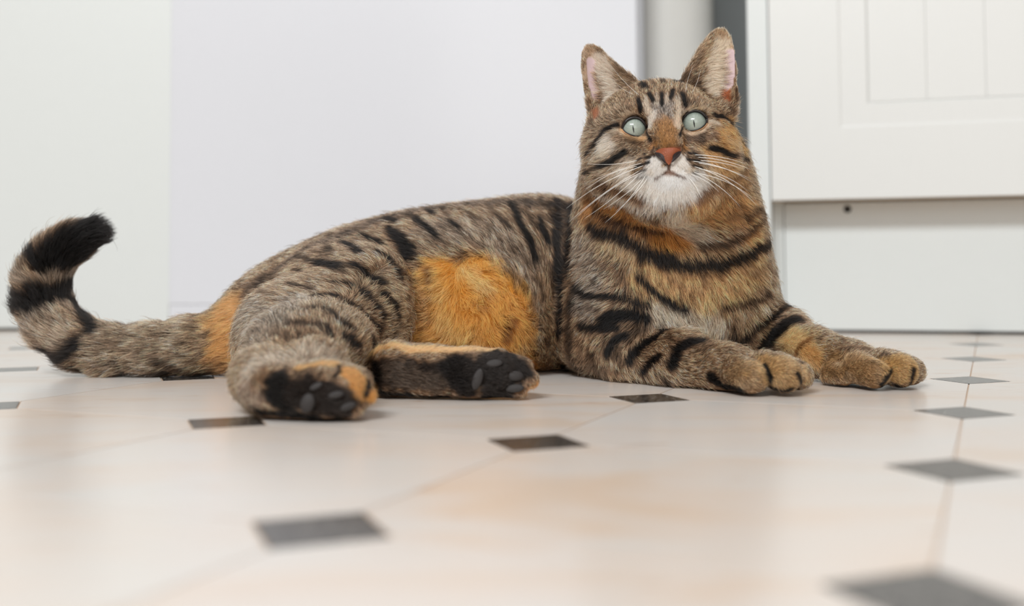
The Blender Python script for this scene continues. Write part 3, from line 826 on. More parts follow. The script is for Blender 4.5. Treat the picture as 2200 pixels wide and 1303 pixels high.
 S_([(1712, 765), (1724, 742), (1744, 730)], 4.5, .75, (120, 74, 38)), S_([(1808, 752), (1862, 752)], 5, .65), S_([(1760, 815), (1830, 832), (1900, 838), (1960, 836)], 7, .85),  # last stroke: underside shade of the far paw, put into the fur colour
 S_([(1893, 826), (1903, 812), (1914, 797)], 4.5, .95), S_([(1955, 826), (1959, 810), (1962, 795)], 4, .95), S_([(1823, 793), (1815, 815)], 4, .5), S_([(1790, 800), (1800, 815)], 6, .4),  # first three strokes paint the shade between the far paw's toes
 # head
 S_([(1372, 213), (1376, 238)], 5.5), S_([(1380, 182), (1386, 189)], 8), S_([(1395, 203), (1403, 216)], 5), S_([(1421, 200), (1422, 224)], 4.5, .9), S_([(1422, 172), (1424, 180)], 6, .8),
 S_([(1445, 195), (1439, 212)], 4.5), S_([(1465, 203), (1471, 226)], 6), S_([(1450, 172), (1465, 179)], 8), S_([(1470, 165), (1480, 160)], 5, .7), S_([(1345, 220), (1352, 232)], 4, .4), S_([(1350, 185), (1358, 195)], 5, .5),
 S_([(1495, 205), (1505, 212)], 4, .4), S_([(1400, 175), (1405, 182)], 4, .6),
 S_([(1323, 269), (1299, 280), (1284, 306), (1266, 334)], 5.5), S_([(1342, 327), (1314, 345), (1297, 355), (1264, 372)], 6),
 S_([(1272, 262), (1266, 280)], 5, .6), S_([(1348, 300), (1375, 308)], 5, .5, DBR), S_([(1300, 300), (1330, 300)], 4, .3, DBR),
 S_([(1290, 396), (1340, 416), (1378, 436)], 6.5, .75, (88, 56, 34)), S_([(1262, 385), (1290, 392)], 6, .6, DBR), S_([(1260, 405), (1272, 420)], 8, .5, DBR),
 S_([(1533, 248), (1552, 252), (1567, 265), (1585, 289), (1604, 310)], 5.5), S_([(1527, 319), (1550, 323), (1570, 336), (1600, 346)], 6),
 S_([(1565, 232), (1580, 240)], 6, .6), S_([(1500, 300), (1540, 290)], 6, .5, (80, 62, 50)), S_([(1480, 300), (1500, 296)], 5, .5, (110, 92, 80)),
 S_([(1597, 366), (1559, 394), (1516, 418), (1503, 431)], 8, .7, (104, 66, 36)), S_([(1604, 395), (1580, 415), (1550, 432)], 6, .5, (110, 72, 40)),
 S_([(1385, 332), (1386, 333)], 3, 1), S_([(1372, 346), (1379, 342)], 3, 1), S_([(1387, 340), (1395, 339)], 3.2, 1), S_([(1366, 361), (1381, 355)], 3, 1), S_([(1386, 353), (1394, 350)], 2.6, 1),
 S_([(1366, 373), (1387, 366)], 2, .75), S_([(1372, 384), (1388, 380)], 2, .5),
 S_([(1480, 329), (1483, 331)], 3.4, 1), S_([(1491, 331), (1496, 334)], 3.2, 1), S_([(1503, 336), (1506, 337)], 2.6, .9), S_([(1478, 343), (1485, 345)], 3.2, 1), S_([(1491, 346), (1504, 349)], 3.2, 1), S_([(1490, 357), (1509, 362)], 2.4, 1), S_([(1489, 372), (1499, 374)], 2.4, .6),
 S_([(1408, 386), (1424, 377), (1437, 370)], 1.8, .95, (96, 66, 52)), S_([(1437, 370), (1452, 377), (1472, 385)], 1.8, .95, (96, 66, 52)), S_([(1436, 352), (1437, 369)], 2.0, 1, (96, 66, 52)), S_([(1430, 374), (1445, 374)], 4, .6, (150, 112, 92)),  # mouth crease darkened with thin painted strokes
 S_([(1405, 318), (1400, 327), (1406, 336)], 3, .8, (50, 32, 22)), S_([(1466, 314), (1470, 322)], 3, .7, (70, 42, 24)), S_([(1410, 318), (1436, 312), (1460, 314)], 2.5, .6, (80, 54, 36)),
 S_([(1336, 272), (1350, 255), (1364, 250), (1382, 256), (1391, 272), (1390, 290)], 2.6, .95), S_([(1464, 264), (1474, 244), (1493, 236), (1512, 243), (1521, 256)], 2.6, .95),
 S_([(1391, 289), (1397, 303)], 3.6, 1), S_([(1465, 276), (1460, 291)], 3.6, 1),
 S_([(1252, 215), (1256, 235)], 3, .6), S_([(1583, 190), (1584, 215)], 3.5, .8, DBR), S_([(1322, 135), (1345, 160), (1362, 172)], 4, .5, (60, 44, 32)), S_([(1510, 110), (1495, 140), (1478, 158)], 4, .5, (70, 50, 36)),
]
PAINT = []
for pts, w, so, c, s, tk_ in TINT:
    loc = [pick(*p)[0] for p in pts]
    # scale from pixels to metres at the depth of the picked points
    sc = np.mean([l.y for l in loc]) / FPX
    L = np.array([tuple(l) for l in loc])
    PAINT.append((L, w * sc, so * sc, srgb_np(c), s, tk_))
BASE = srgb_np((206, 160, 122))
def coat(p):
    """colour (linear) and ticking of the coat at points p"""
    n = len(p)
    c = np.tile(BASE, (n, 1)); tk_ = np.ones(n)
    nz = vnoise(p, 90.0)
    # soft procedural mottling everywhere, and plain stripes across the side that the view does not show
    c *= (1 + 0.24 * nz)[:, None]
    back = np.clip((p[:, 1] - 0.93) / 0.02, 0, 1) * (p[:, 0] > -0.26)
    st = np.clip(np.sin(p[:, 0] * 230 + 2 * vnoise(p, 25.0)) * 2 - 0.4, 0, 1) * back
    c = c * (1 - 0.85 * st[:, None]); tk_ *= 1 - .6 * st
    pa_ = p * np.array([1.5, 1.0, 0.6]) + np.array([0, 0, 1]) * p[:, :1] * 0.35
    bl = np.clip((vnoise(pa_ + 5.0, 80.0) + 0.7 * vnoise(pa_ + 2.0, 190.0) - 0.30) * 2.4, 0, 1)
    c *= (1 - 0.70 * bl)[:, None]
    jit = 1 + 0.30 * vnoise(p, 420.0) + 0.22 * vnoise(p, 150.0)
    for L, w, so, col, s, t in PAINT:
        m_ = w * 1.6 + so
        lo, hi = L.min(0) - m_, L.max(0) + m_
        ii = np.nonzero(((p > lo) & (p < hi)).all(1))[0]
        if len(ii) == 0: continue
        q = p[ii]; d = np.full(len(q), 1e9)
        for a, b in zip(L[:-1], L[1:]):
            e = b - a; tt = np.clip(((q - a) @ e) / max(e @ e, 1e-12), 0, 1)
            d = np.minimum(d, np.linalg.norm(q - a - tt[:, None] * e, axis=1))
        x = np.clip((w + so - d * jit[ii]) / (so * 1.5), 0, 1); x = x * x * (3 - 2 * x) * s
        c[ii] = c[ii] * (1 - x[:, None]) + col * x[:, None]
        tk_[ii] = tk_[ii] * (1 - x) + t * x
    return c, tk_

# ------------------------------------------------------------------ lie, length and lift of the fur
G_ = [ # px, py, dx, dy, length mm, lift degrees, disorder
 (520, 650, -1, -.1, 8, 30, .3), (600, 580, -1, -.35, 8, 28, .25), (700, 520, -1, -.3, 9, 28, .25), (800, 485, -1, -.25, 10, 28, .25), (900, 458, -1, -.35, 11, 30, .25), (1000, 447, -1, -.5, 11, 32, .25), (1120, 442, -1, -.5, 11, 32, .25), (1200, 450, -.8, -.2, 10, 30, .25),
 (560, 680, -1, .25, 9, 25, .3), (640, 620, -1, .05, 9, 22, .25), (700, 580, -1, -.1, 9, 22, .25), (770, 550, -1, -.2, 10, 22, .25), (720, 620, -1, -.05, 9, 22, .25), (830, 540, -.8, -.4, 11, 22, .25),
 (900, 500, -.9, -.4, 12, 24, .25), (960, 520, -.8, -.6, 13, 24, .25), (1040, 510, -.7, -.8, 13, 24, .25), (1100, 560, -.5, -1, 13, 24, .3), (1150, 500, -.5, -.9, 12, 24, .25), (1150, 640, -.2, -1, 13, 28, .4), (1190, 560, -.3, -1, 11, 22, .25), (1190, 740, -.2, -1, 12, 28, .4),
 (950, 620, -.5, .6, 13, 35, .8), (1020, 600, .4, .5, 14, 35, .8), (1000, 680, -.4, .7, 14, 35, .9), (1080, 690, .5, .8, 14, 35, .8), (920, 700, -.8, .3, 13, 35, .8), (1040, 650, .2, .9, 14, 35, .9), (900, 640, -.9, -.2, 11, 35, .5),
 (850, 620, .8, .1, 9, 30, .4), (840, 690, .9, -.1, 9, 32, .4), (790, 660, .7, -.5, 9, 32, .35), (760, 710, .7, -.6, 9, 38, .35), (700, 700, .2, -1, 9, 35, .3), (690, 750, .2, -1, 8, 35, .3), (640, 720, -.2, -1, 7, 30, .3), (600, 760, -.3, -1, 6, 28, .25), (550, 760, -.8, .2, 6, 28, .3),
 (530, 720, -.8, .5, 8, 25, .3), (520, 830, -.5, .6, 4.5, 25, .3), (560, 870, .7, .6, 4, 20, .3), (600, 840, .8, .1, 4.5, 20, .3), (660, 800, .9, -.1, 3.5, 22, .2), (720, 790, 1, 0, 3.2, 22, .2), (780, 830, .8, .5, 3.2, 22, .2), (700, 860, 1, .1, 3.0, 25, .4),
 (820, 760, 1, -.05, 6, 28, .3), (900, 752, 1, -.05, 5, 24, .25), (1000, 752, 1, 0, 4, 22, .2), (860, 810, 1, .1, 4.5, 22, .3), (960, 810, 1, .1, 4.5, 22, .3), (1060, 810, 1, .1, 3.4, 26, .4), (1110, 770, 1, .4, 3.0, 22, .2), (1145, 810, .4, 1, 3.2, 22, .2),
 (490, 690, -1, .1, 15, 22, .3), (480, 760, -1, .3, 15, 20, .4), (400, 720, -1, .1, 15, 22, .3), (400, 780, -1, .1, 14, 18, .4), (300, 720, -1, .05, 15, 24, .3), (300, 780, -1, .1, 14, 18, .35), (220, 700, -1, -.1, 15, 24, .3), (220, 780, -1, .15, 15, 20, .35),
 (170, 660, -.4, -1, 10, 15, .2), (160, 770, -1, .1, 16, 24, .35), (120, 720, -.9, -.5, 17, 26, .3), (80, 690, -.8, -.8, 18, 38, .45), (150, 610, .0, -1, 11, 15, .2), (70, 630, -.7, -.9, 19, 42, .45), (75, 580, -.3, -1, 19, 40, .45), (130, 560, .5, -1, 14, 22, .2), (100, 545, .1, -1, 17, 30, .25), (160, 510, .9, -.5, 16, 24, .2), (210, 500, 1, -.25, 15, 22, .2), (170, 540, .9, -.5, 11, 15, .2),
 # neck, chest, shoulder
 (1250, 470, -.8, .6, 10, 28, .25), (1290, 450, -.7, .7, 10, 26, .25), (1250, 560, -1, .35, 11, 28, .25), (1300, 560, -.9, .6, 11, 24, .25), (1240, 640, -1, .4, 10, 28, .25), (1310, 640, -.9, .4, 10, 24, .25), (1350, 500, -.2, 1, 11, 24, .25), (1420, 500, .3, 1, 12, 26, .3),
 (1420, 560, .3, 1, 13, 26, .3), (1380, 600, .2, 1, 12, 24, .25), (1460, 480, .7, .7, 11, 24, .25), (1530, 480, .9, .4, 11, 24, .25), (1600, 470, .9, .35, 11, 28, .25), (1500, 560, .4, 1, 12, 26, .3), (1580, 550, .7, .7, 12, 26, .25), (1635, 540, .9, .5, 11, 30, .25),
 (1470, 620, .3, 1, 13, 26, .3), (1550, 640, .5, 1, 13, 24, .25), (1630, 620, .8, .8, 12, 26, .25), (1480, 690, .4, 1, 14, 30, .35), (1540, 700, -.1, 1, 13, 28, .3), (1650, 670, .9, .3, 11, 28, .25), (1420, 670, .4, 1, 13, 28, .3),
 (1340, 700, -.6, .5, 8, 24, .35), (1260, 740, -.7, .6, 9, 26, .35), (1320, 770, .3, .7, 8, 24, .4), (1400, 740, .7, .4, 7, 24, .4), (1420, 800, .8, .4, 7, 24, .4), (1500, 770, .9, .2, 6.5, 24, .35), (1500, 730, .7, -.4, 7.5, 30, .3), (1560, 800, 1, .1, 5, 24, .3),
 (1620, 780, 1, -.1, 3, 24, .2), (1620, 820, 1, .3, 2.6, 22, .2), (1690, 780, 1, .2, 2.8, 24, .2), (1700, 820, .8, .6, 2.5, 22, .2), (1730, 800, .6, .7, 2.8, 22, .2),
 (1700, 710, .9, .5, 7, 26, .25), (1760, 750, .9, .4, 6, 26, .25), (1740, 790, .8, .5, 5.5, 24, .3), (1820, 770, 1, .2, 4.5, 24, .25), (1860, 800, .9, .4, 2.6, 22, .2), (1900, 770, 1, .2, 2.8, 24, .2), (1950, 790, .9, .5, 2.6, 22, .2), (1810, 815, .8, .5, 2.6, 22, .3),
 # head
 (1430, 200, 0, -1, 5, 24, .25), (1385, 205, -.2, -1, 5, 24, .25), (1475, 200, .2, -1, 5, 24, .25), (1430, 240, 0, -1, 3.5, 20, .2), (1432, 285, 0, -1, 1.9, 16, .15), (1436, 305, 0, -1, 1.3, 14, .1), (1415, 172, -.1, -1, 6, 30, .25),
 (1360, 235, -.3, -1, 4, 26, .2), (1495, 222, .3, -1, 4, 26, .2), (1320, 240, -.6, -.8, 5.5, 26, .3), (1545, 225, .6, -.7, 5.5, 26, .3), (1400, 262, -.1, -1, 2.4, 18, .15), (1454, 255, .1, -1, 2.4, 18, .15),
 (1318, 275, -1, -.05, 5, 22, .2), (1540, 260, 1, .05, 5, 22, .2), (1355, 305, -.8, .4, 4, 20, .2), (1500, 298, .8, .4, 4, 20, .2), (1395, 315, -.7, .5, 2.8, 18, .15), (1475, 305, .7, .5, 2.8, 18, .15),
 (1300, 300, -1, .15, 7, 24, .25), (1575, 290, 1, .15, 7, 24, .25), (1270, 310, -1, .1, 8, 32, .25), (1600, 310, 1, .15, 8, 32, .25), (1300, 360, -1, .3, 8.5, 26, .25), (1570, 360, 1, .3, 8.5, 26, .25), (1265, 380, -1, .4, 9, 34, .25), (1604, 380, 1, .4, 9, 34, .25),
 (1380, 350, -.8, .45, 3.6, 22, .2), (1410, 350, -.4, .9, 2.4, 18, .15), (1435, 362, 0, 1, 1.6, 14, .15), (1462, 350, .4, .9, 2.4, 18, .15), (1492, 350, .8, .45, 3.6, 22, .2), (1375, 385, -.7, .7, 5, 24, .2), (1500, 380, .7, .7, 5, 24, .2),
 (1415, 395, -.2, 1, 4, 24, .2), (1440, 395, 0, 1, 4, 24, .2), (1470, 395, .2, 1, 4, 24, .2), (1340, 400, -.8, .7, 8, 26, .25), (1540, 400, .8, .7, 8, 26, .25), (1400, 430, -.3, 1, 9, 28, .25), (1440, 430, 0, 1, 9, 28, .25), (1490, 425, .4, 1, 9, 28, .25), (1320, 440, -.6, .8, 10, 26, .25), (1560, 435, .7, .7, 10, 26, .25),
 # ears
 (1258, 120, -.2, -1, 2.2, 18, .2), (1255, 180, -.3, -1, 2.0, 18, .2), (1275, 110, -.2, -1, 3, 18, .2), (1300, 130, -.7, -.7, 4, 22, .25), (1330, 160, -.7, -.6, 5, 24, .25), (1305, 170, -1, -.25, 9, 22, .2), (1310, 210, -1, .0, 10, 24, .2), (1345, 190, -.7, -.6, 6, 24, .25), (1285, 250, -.4, -.9, 5, 30, .3),
 (1545, 75, .1, -1, 3, 18, .2), (1578, 120, .2, -1, 2.0, 18, .2), (1582, 190, .2, -1, 2.2, 18, .2), (1520, 100, .6, -.7, 4, 22, .25), (1500, 145, .6, -.6, 5, 24, .25), (1535, 130, 1, .0, 9, 22, .2), (1530, 170, 1, .25, 10, 24, .2), (1545, 195, 1, .3, 8, 24, .2), (1500, 180, .6, -.5, 6, 24, .25), (1563, 215, .5, -.8, 5, 30, .3),
]
gp, gd, gl = [], [], []
for px, py, dx, dy, ln, lift, dis in G_:
    l, nrm = pick(px, py)
    d = (CR * dx - CU * dy); d = d - nrm * d.dot(nrm)
    if d.length < 1e-3: d = CR.copy()
    d.normalize()
    gp.append(tuple(l)); gd.append(tuple(d)); gl.append((ln / 1000 * 0.9, math.radians(lift), dis))
# a few guides for the side turned away
for x, y, z, d, ln in ((-.15, .95, .08, (-1, 0, -.1), .010), (0, .96, .08, (-1, 0, -.1), .010), (.1, .92, .1, (-.5, .3, -1), .010), (.13, .87, .19, (0, 1, -.5), .006), (-.3, .90, .04, (-1, 0, 0), .013)):
    gp.append((x, y, z)); gd.append(tuple(Vector(d).normalized())); gl.append((ln, .5, .25))
gp, gd, gl = np.array(gp), np.array(gd), np.array(gl)
def lie(p):
    D_ = np.zeros((len(p), 3)); Lw = np.zeros((len(p), 3)); W_ = np.zeros(len(p))
    for a, d, l in zip(gp, gd, gl):
        r2 = ((p - a) ** 2).sum(1)
        w = 1.0 / (r2 + 9e-6) ** 2
        D_ += w[:, None] * d; Lw += w[:, None] * l; W_ += w
    return D_ / W_[:, None], Lw / W_[:, None]
vn = np.zeros(len(bv) * 3, dtype=np.float32); body_me.vertices.foreach_get('normal', vn); vn = vn.reshape(-1, 3).astype(float)
vD, vL = lie(bv)
# bare places: eyes, nose, the pink part of the ears, pads, and where the body lies on the floor
bare = np.zeros(len(bv), bool)
EYE = [HP(-65, -1, -18), HP(69, -1, -18)]
ER_ = 29.5 * HS
def in_head(p):
    q = (p - np.array(HO)) @ HM / HS
    return q
hq = in_head(bv)
for s in (-1, 1):
    bare |= (((hq[:, 0] - s * 65) / 29) ** 2 + ((hq[:, 1] + 1) / 24.5) ** 2 < 1) & (hq[:, 2] > -60)
nose_reg = (np.abs(hq[:, 0]) < 27 - (-(hq[:, 1] + 62)) * 0.75) & (hq[:, 1] < -74) & (hq[:, 1] > -90) & (hq[:, 2] > 25)
bare |= nose_reg
bare |= (bv[:, 2] < 0.003) & (vn[:, 2] < -0.2)
def near(pts, rpx):
    m = np.zeros(len(bv), bool)
    L = [pick(*p)[0] for p in pts]
    for a, b in zip(L[:-1], L[1:]):
        a, b = np.array(a), np.array(b); e = b - a; t = np.clip(((bv - a) @ e) / max(e @ e, 1e-12), 0, 1)
        m |= np.linalg.norm(bv - a - t[:, None] * e, axis=1) < rpx * a[1] / FPX
    return m
ear_bare = near([(1268, 135), (1272, 175), (1281, 215)], 11) | near([(1568, 115), (1569, 155), (1564, 185)], 11)
face_cam = ((np.array(CAMP) - bv) * vn).sum(1) > 0
bare |= ear_bare & face_cam
PADS = [ # px, py, half width, half height px, turn
 (680, 831, 15, 7, -28), (722, 849, 17, 8, -12), (748, 873, 18, 9, -18), (662, 866, 16, 22, 20),
 (1062, 782, 18, 9, -8), (1105, 809, 21, 12, 0), (1106, 835, 20, 9, -5), (1026, 815, 11, 24, 18)]
for px, py, a, b, t in PADS: bare |= near([(px - a * .5, py), (px + a * .5, py)], min(a, b) * .8)

# skin colour of the body mesh
vc, vt = coat(bv)
vc = vc * (0.35 + 0.35 * (1 - vt))[:, None]
vc[ear_bare] = srgb_np((206, 182, 184))
vc[nose_reg] = srgb_np((120, 66, 48))
ca = body_me.color_attributes.new('coat', 'FLOAT_COLOR', 'POINT')
ca.data.foreach_set('color', np.concatenate([vc, np.ones((len(vc), 1))], 1).astype(np.float32).ravel())
def attr_mat(name, attr, rough, spec, sss=0.0):
    m, nt, b = nodes_mat(name)
    a = nt.nodes.new('ShaderNodeAttribute'); a.attribute_name = attr
    nt.links.new(a.outputs['Color'], b.inputs['Base Color'])
    b.inputs['Roughness'].default_value = rough; b.inputs['Specular IOR Level'].default_value = spec
    return m
body_me.materials.append(attr_mat('cat_skin', 'coat', 0.8, 0.1))

# ------------------------------------------------------------------ sow the hairs
NH = 640000
tri = np.concatenate([bq[:, [0, 1, 2]], bq[:, [0, 2, 3]]])
a_, b_, c_ = bv[tri[:, 0]], bv[tri[:, 1]], bv[tri[:, 2]]
fn = np.cross(b_ - a_, c_ - a_); area_ = np.linalg.norm(fn, axis=1) / 2
fnn = fn / np.maximum(np.linalg.norm(fn, axis=1), 1e-12)[:, None]
ctr = (a_ + b_ + c_) / 3
tc_ = np.array(CAMP) - ctr; tc_ /= np.linalg.norm(tc_, axis=1)[:, None]
facing = (tc_ * fnn).sum(1)
Lt = vL[tri, 0].mean(1)
dens = area_ * np.where(facing > -0.35, 1.0, 0.3) * (0.010 / np.maximum(Lt, 0.0025)) ** 0.9
dens[bare[tri].any(1)] = 0
# triangles buried inside (under the chin, between legs) still get hair; those under the cat do not
dens[(fnn[:, 2] < -0.5) & (ctr[:, 2] < 0.012) & (ctr[:, 0] > -0.17)] *= 0.25
pick_i = rng.choice(len(tri), NH, p=dens / dens.sum())
r1, r2 = np.sqrt(rng.random(NH)), rng.random(NH)
w0, w1, w2 = 1 - r1, r1 * (1 - r2), r1 * r2
T3 = tri[pick_i]
def lerp(A): return A[T3[:, 0]] * w0[:, None] + A[T3[:, 1]] * w1[:, None] + A[T3[:, 2]] * w2[:, None]
root = lerp(bv); nrm = lerp(vn); nrm /= np.linalg.norm(nrm, axis=1)[:, None]
hd = lerp(vD); hl = lerp(vL)
length, lift, dis = hl[:, 0], hl[:, 1], hl[:, 2]
# disorder: slow swirls plus a little per hair
sw = np.stack([vnoise(root + k, 110.0) for k in (0.0, 3.1, 7.7)], 1)
sw2 = np.stack([vnoise(root + k, 380.0) for k in (1.0, 4.1, 8.7)], 1)
hd = hd / np.maximum(np.linalg.norm(hd, axis=1), 1e-6)[:, None]
hd = hd + sw * (dis * 0.9)[:, None] + sw2 * (dis * 0.9)[:, None] + rng.normal(0, 1, (NH, 3)) * (0.10 + dis * .25)[:, None]
hd = hd - nrm * (hd * nrm).sum(1)[:, None]; hd /= np.maximum(np.linalg.norm(hd, axis=1), 1e-6)[:, None]
length = length * np.clip(rng.normal(1.0, 0.18, NH), .5, 1.6) * np.where(rng.random(NH) < 0.025, 1.5, 1.0)
lift = lift * np.clip(rng.normal(1.0, 0.3, NH), .3, 2.0)
KP = 6
tt = np.linspace(0, 1, KP)
pos = np.zeros((NH, KP, 3))
sl, cl = np.sin(lift), np.cos(lift)
bend = rng.normal(0, 0.10, (NH, 3)) * length[:, None]
for k, t in enumerate(tt):
    up = sl * (1.5 * t - 0.85 * t * t)
    pos[:, k] = root + length[:, None] * (hd * (cl * t + 0.0)[:, None] + nrm * up[:, None]) + bend * (t * t)
# tips gather into small locks
cell = np.clip(np.minimum(length, 0.012) * 0.22, 0.0007, 0.0026)
lev = np.round(np.log2(cell / 0.0007) * 2).astype(int); cs = 0.0007 * 2 ** (lev / 2)
ij = np.floor((root + sw2 * 0.0006) / cs[:, None]).astype(np.int64)
key = ((ij[:, 0] * 73856093) ^ (ij[:, 1] * 19349663) ^ (ij[:, 2] * 83492791)) * 16 + lev
_, inv, cntk = np.unique(key, return_inverse=True, return_counts=True)
tipm = np.stack([np.bincount(inv, pos[:, -1, j]) for j in range(3)], 1) / cntk[:, None]
lock = (tipm[inv] - pos[:, -1])
lk = np.clip(rng.normal(0.55, 0.15, NH), 0.1, 0.9)
for k, t in enumerate(tt): pos[:, k] += lock * (lk * t ** 1.6)[:, None]
lockbright = rng.normal(0, 1, len(cntk))[inv]
pos[:, :, 2] = np.maximum(pos[:, :, 2], 0.0005)
# keep fur off the eyes
for e in EYE:
    e_ = np.array(e); dv = pos - e_; r = np.linalg.norm(dv, axis=2); m = r < ER_ * 1.06
    pos = np.where(m[:, :, None], e_ + dv / np.maximum(r, 1e-6)[:, :, None] * ER_ * 1.06, pos)
# colour
mid = root + (pos[:, 3] - root); mid = mid - nrm * ((mid - root) * nrm).sum(1)[:, None] * 0.97
cc, tk = coat(mid)
g = np.exp(rng.normal(0, 1, NH) * (0.10 + 0.22 * tk) + np.clip(lockbright, -2, 2) * (0.08 + 0.34 * tk))
dark = rng.random(NH) < (0.40 - 0.16 * lockbright) * tk
g = np.where(dark, g * 0.13, g)
pale = (rng.random(NH) < 0.14 * tk) & ~dark
g = np.where(pale, g * 1.7, g)
hair_c = cc * (g * (1 + 0.42 * tk) )[:, None]
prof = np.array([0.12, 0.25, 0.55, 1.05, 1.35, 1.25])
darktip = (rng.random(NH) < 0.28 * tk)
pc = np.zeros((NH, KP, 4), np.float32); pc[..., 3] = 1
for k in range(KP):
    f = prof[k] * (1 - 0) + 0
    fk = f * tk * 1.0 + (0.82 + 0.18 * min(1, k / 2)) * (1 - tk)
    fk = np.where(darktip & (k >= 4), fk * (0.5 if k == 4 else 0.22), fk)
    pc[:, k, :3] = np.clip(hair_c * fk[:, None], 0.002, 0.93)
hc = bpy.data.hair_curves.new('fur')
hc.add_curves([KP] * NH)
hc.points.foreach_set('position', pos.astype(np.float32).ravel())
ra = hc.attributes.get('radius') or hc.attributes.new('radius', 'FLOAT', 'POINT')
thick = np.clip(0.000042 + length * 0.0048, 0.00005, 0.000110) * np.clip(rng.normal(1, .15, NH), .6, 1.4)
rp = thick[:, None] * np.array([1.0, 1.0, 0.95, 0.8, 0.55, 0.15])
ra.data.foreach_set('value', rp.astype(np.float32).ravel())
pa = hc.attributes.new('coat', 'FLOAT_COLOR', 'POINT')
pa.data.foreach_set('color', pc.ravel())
def fur_mat():
    m = bpy.data.materials.new('fur'); m.use_nodes = True
    nt = m.node_tree; nt.nodes.clear()
    out = nt.nodes.new('ShaderNodeOutputMaterial')
    h = nt.nodes.new('ShaderNodeBsdfHairPrincipled'); h.parametrization = 'COLOR'
    at = nt.nodes.new('ShaderNodeAttribute'); at.attribute_name = 'coat'
    nt.links.new(at.outputs['Color'], h.inputs['Color'])
    h.inputs['Roughness'].default_value = 0.42; h.inputs['Radial Roughness'].default_value = 0.6
    h.inputs['Coat'].default_value = 0.0
    df = nt.nodes.new('ShaderNodeBsdfDiffuse'); nt.links.new(at.outputs['Color'], df.inputs['Color'])
    mx = nt.nodes.new('ShaderNodeMixShader'); mx.inputs[0].default_value = 0.35
    nt.links.new(h.outputs[0], mx.inputs[1]); nt.links.new(df.outputs[0], mx.inputs[2])
    nt.links.new(mx.outputs[0], out.inputs['Surface'])
    return m
hc.materials.append(fur_mat())
fur = bpy.data.objects.new('fur', hc); COL.objects.link(fur); to_cat(fur)
fur['kind'] = 'stuff'
# ------------------------------------------------------------------ eyes
def eye_mat():
    m, nt, b = nodes_mat('green_iris')
    N = nt.nodes.new; L = nt.links.new
    tc = N('ShaderNodeTexCoord'); sep = N('ShaderNodeSeparateXYZ'); L(tc.outputs['Object'], sep.inputs[0])
    # radial distance from the optical axis and the angle round it
    def M(op, a, b_=None):
        n = N('ShaderNodeMath'); n.operation = op
        for i, v in enumerate((a, b_)):
            if v is None: continue
            if isinstance(v, (int, float)): n.inputs[i].default_value = v
            else: L(v, n.inputs[i])
        return n.outputs[0]
    x, y = sep.outputs[0], sep.outputs[1]
    r = M('DIVIDE', M('SQRT', M('ADD', M('MULTIPLY', x, x), M('MULTIPLY', y, y))), ER_)
    ang = M('ARCTAN2', y, x)
    comb = N('ShaderNodeCombineXYZ'); L(M('MULTIPLY', M('SINE', ang), 9.0), comb.inputs[0]); L(M('MULTIPLY', M('COSINE', ang), 9.0), comb.inputs[1]); L(M('MULTIPLY', r, 1.6), comb.inputs[2])
    nz = N('ShaderNodeTexNoise'); nz.inputs['Scale'].default_value = 1.6; nz.inputs['Detail'].default_value = 5; L(comb.outputs[0], nz.inputs['Vector'])
    cr = N('ShaderNodeValToRGB'); e = cr.color_ramp.elements
    e[0].position = 0.0; e[0].color = (*srgb(166, 176, 160), 1)
    e[1].position = 0.93; e[1].color = (*srgb(16, 18, 18), 1)
    for p_, c_ in ((.3, (164, 172, 162)), (.62, (154, 164, 155)), (.80, (126, 136, 128)), (.885, (66, 74, 70))):
        q = e.new(p_); q.color = (*srgb(*c_), 1)
    L(r, cr.inputs[0])
    mx = N('ShaderNodeMix'); mx.data_type = 'RGBA'; mx.blend_type = 'MULTIPLY'; mx.inputs[0].default_value = 0.45
    cr2 = N('ShaderNodeValToRGB'); cr2.color_ramp.elements[0].position = .3; cr2.color_ramp.elements[0].color = (.45, .5, .45, 1); cr2.color_ramp.elements[1].position = .65
    L(nz.outputs['Fac'], cr2.inputs[0]); L(cr.outputs[0], mx.inputs[6]); L(cr2.outputs[0], mx.inputs[7])
    L(mx.outputs[2], b.inputs['Base Color'])
    b.inputs['Roughness'].default_value = 0.5; b.inputs['Coat Weight'].default_value = 1.0; b.inputs['Coat Roughness'].default_value = 0.02
    b.inputs['Coat IOR'].default_value = 1.4
    return m
M_EYE = eye_mat()
M_PUPIL = plain('black_pupil', (0.003, 0.003, 0.004), 0.3, coat=1.0)
M_PUPIL.node_tree.nodes['Principled BSDF'].inputs['Coat Roughness'].default_value = 0.02
M_RIM = plain('dark_eye_rim', srgb(30, 22, 20), 0.35)
M_NOSE = plain('brick_pink_nose', srgb(150, 78, 46), 0.45, bump=0.5, bump_scale=1400, mottle=0.12)
M_NOSTRIL = plain('dark_nostril', srgb(34, 18, 16), 0.6)
M_PAD = plain('charcoal_pad', srgb(50, 46, 45), 0.6, bump=0.5, bump_scale=1800, mottle=0.2)
M_WHISK = plain('white_whisker', srgb(246, 242, 236), 0.35)
M_LIDU = plain('dark_lid_skin', srgb(52, 36, 30), 0.6)
M_LIDL = plain('peach_lid_skin', srgb(226, 184, 144), 0.6)
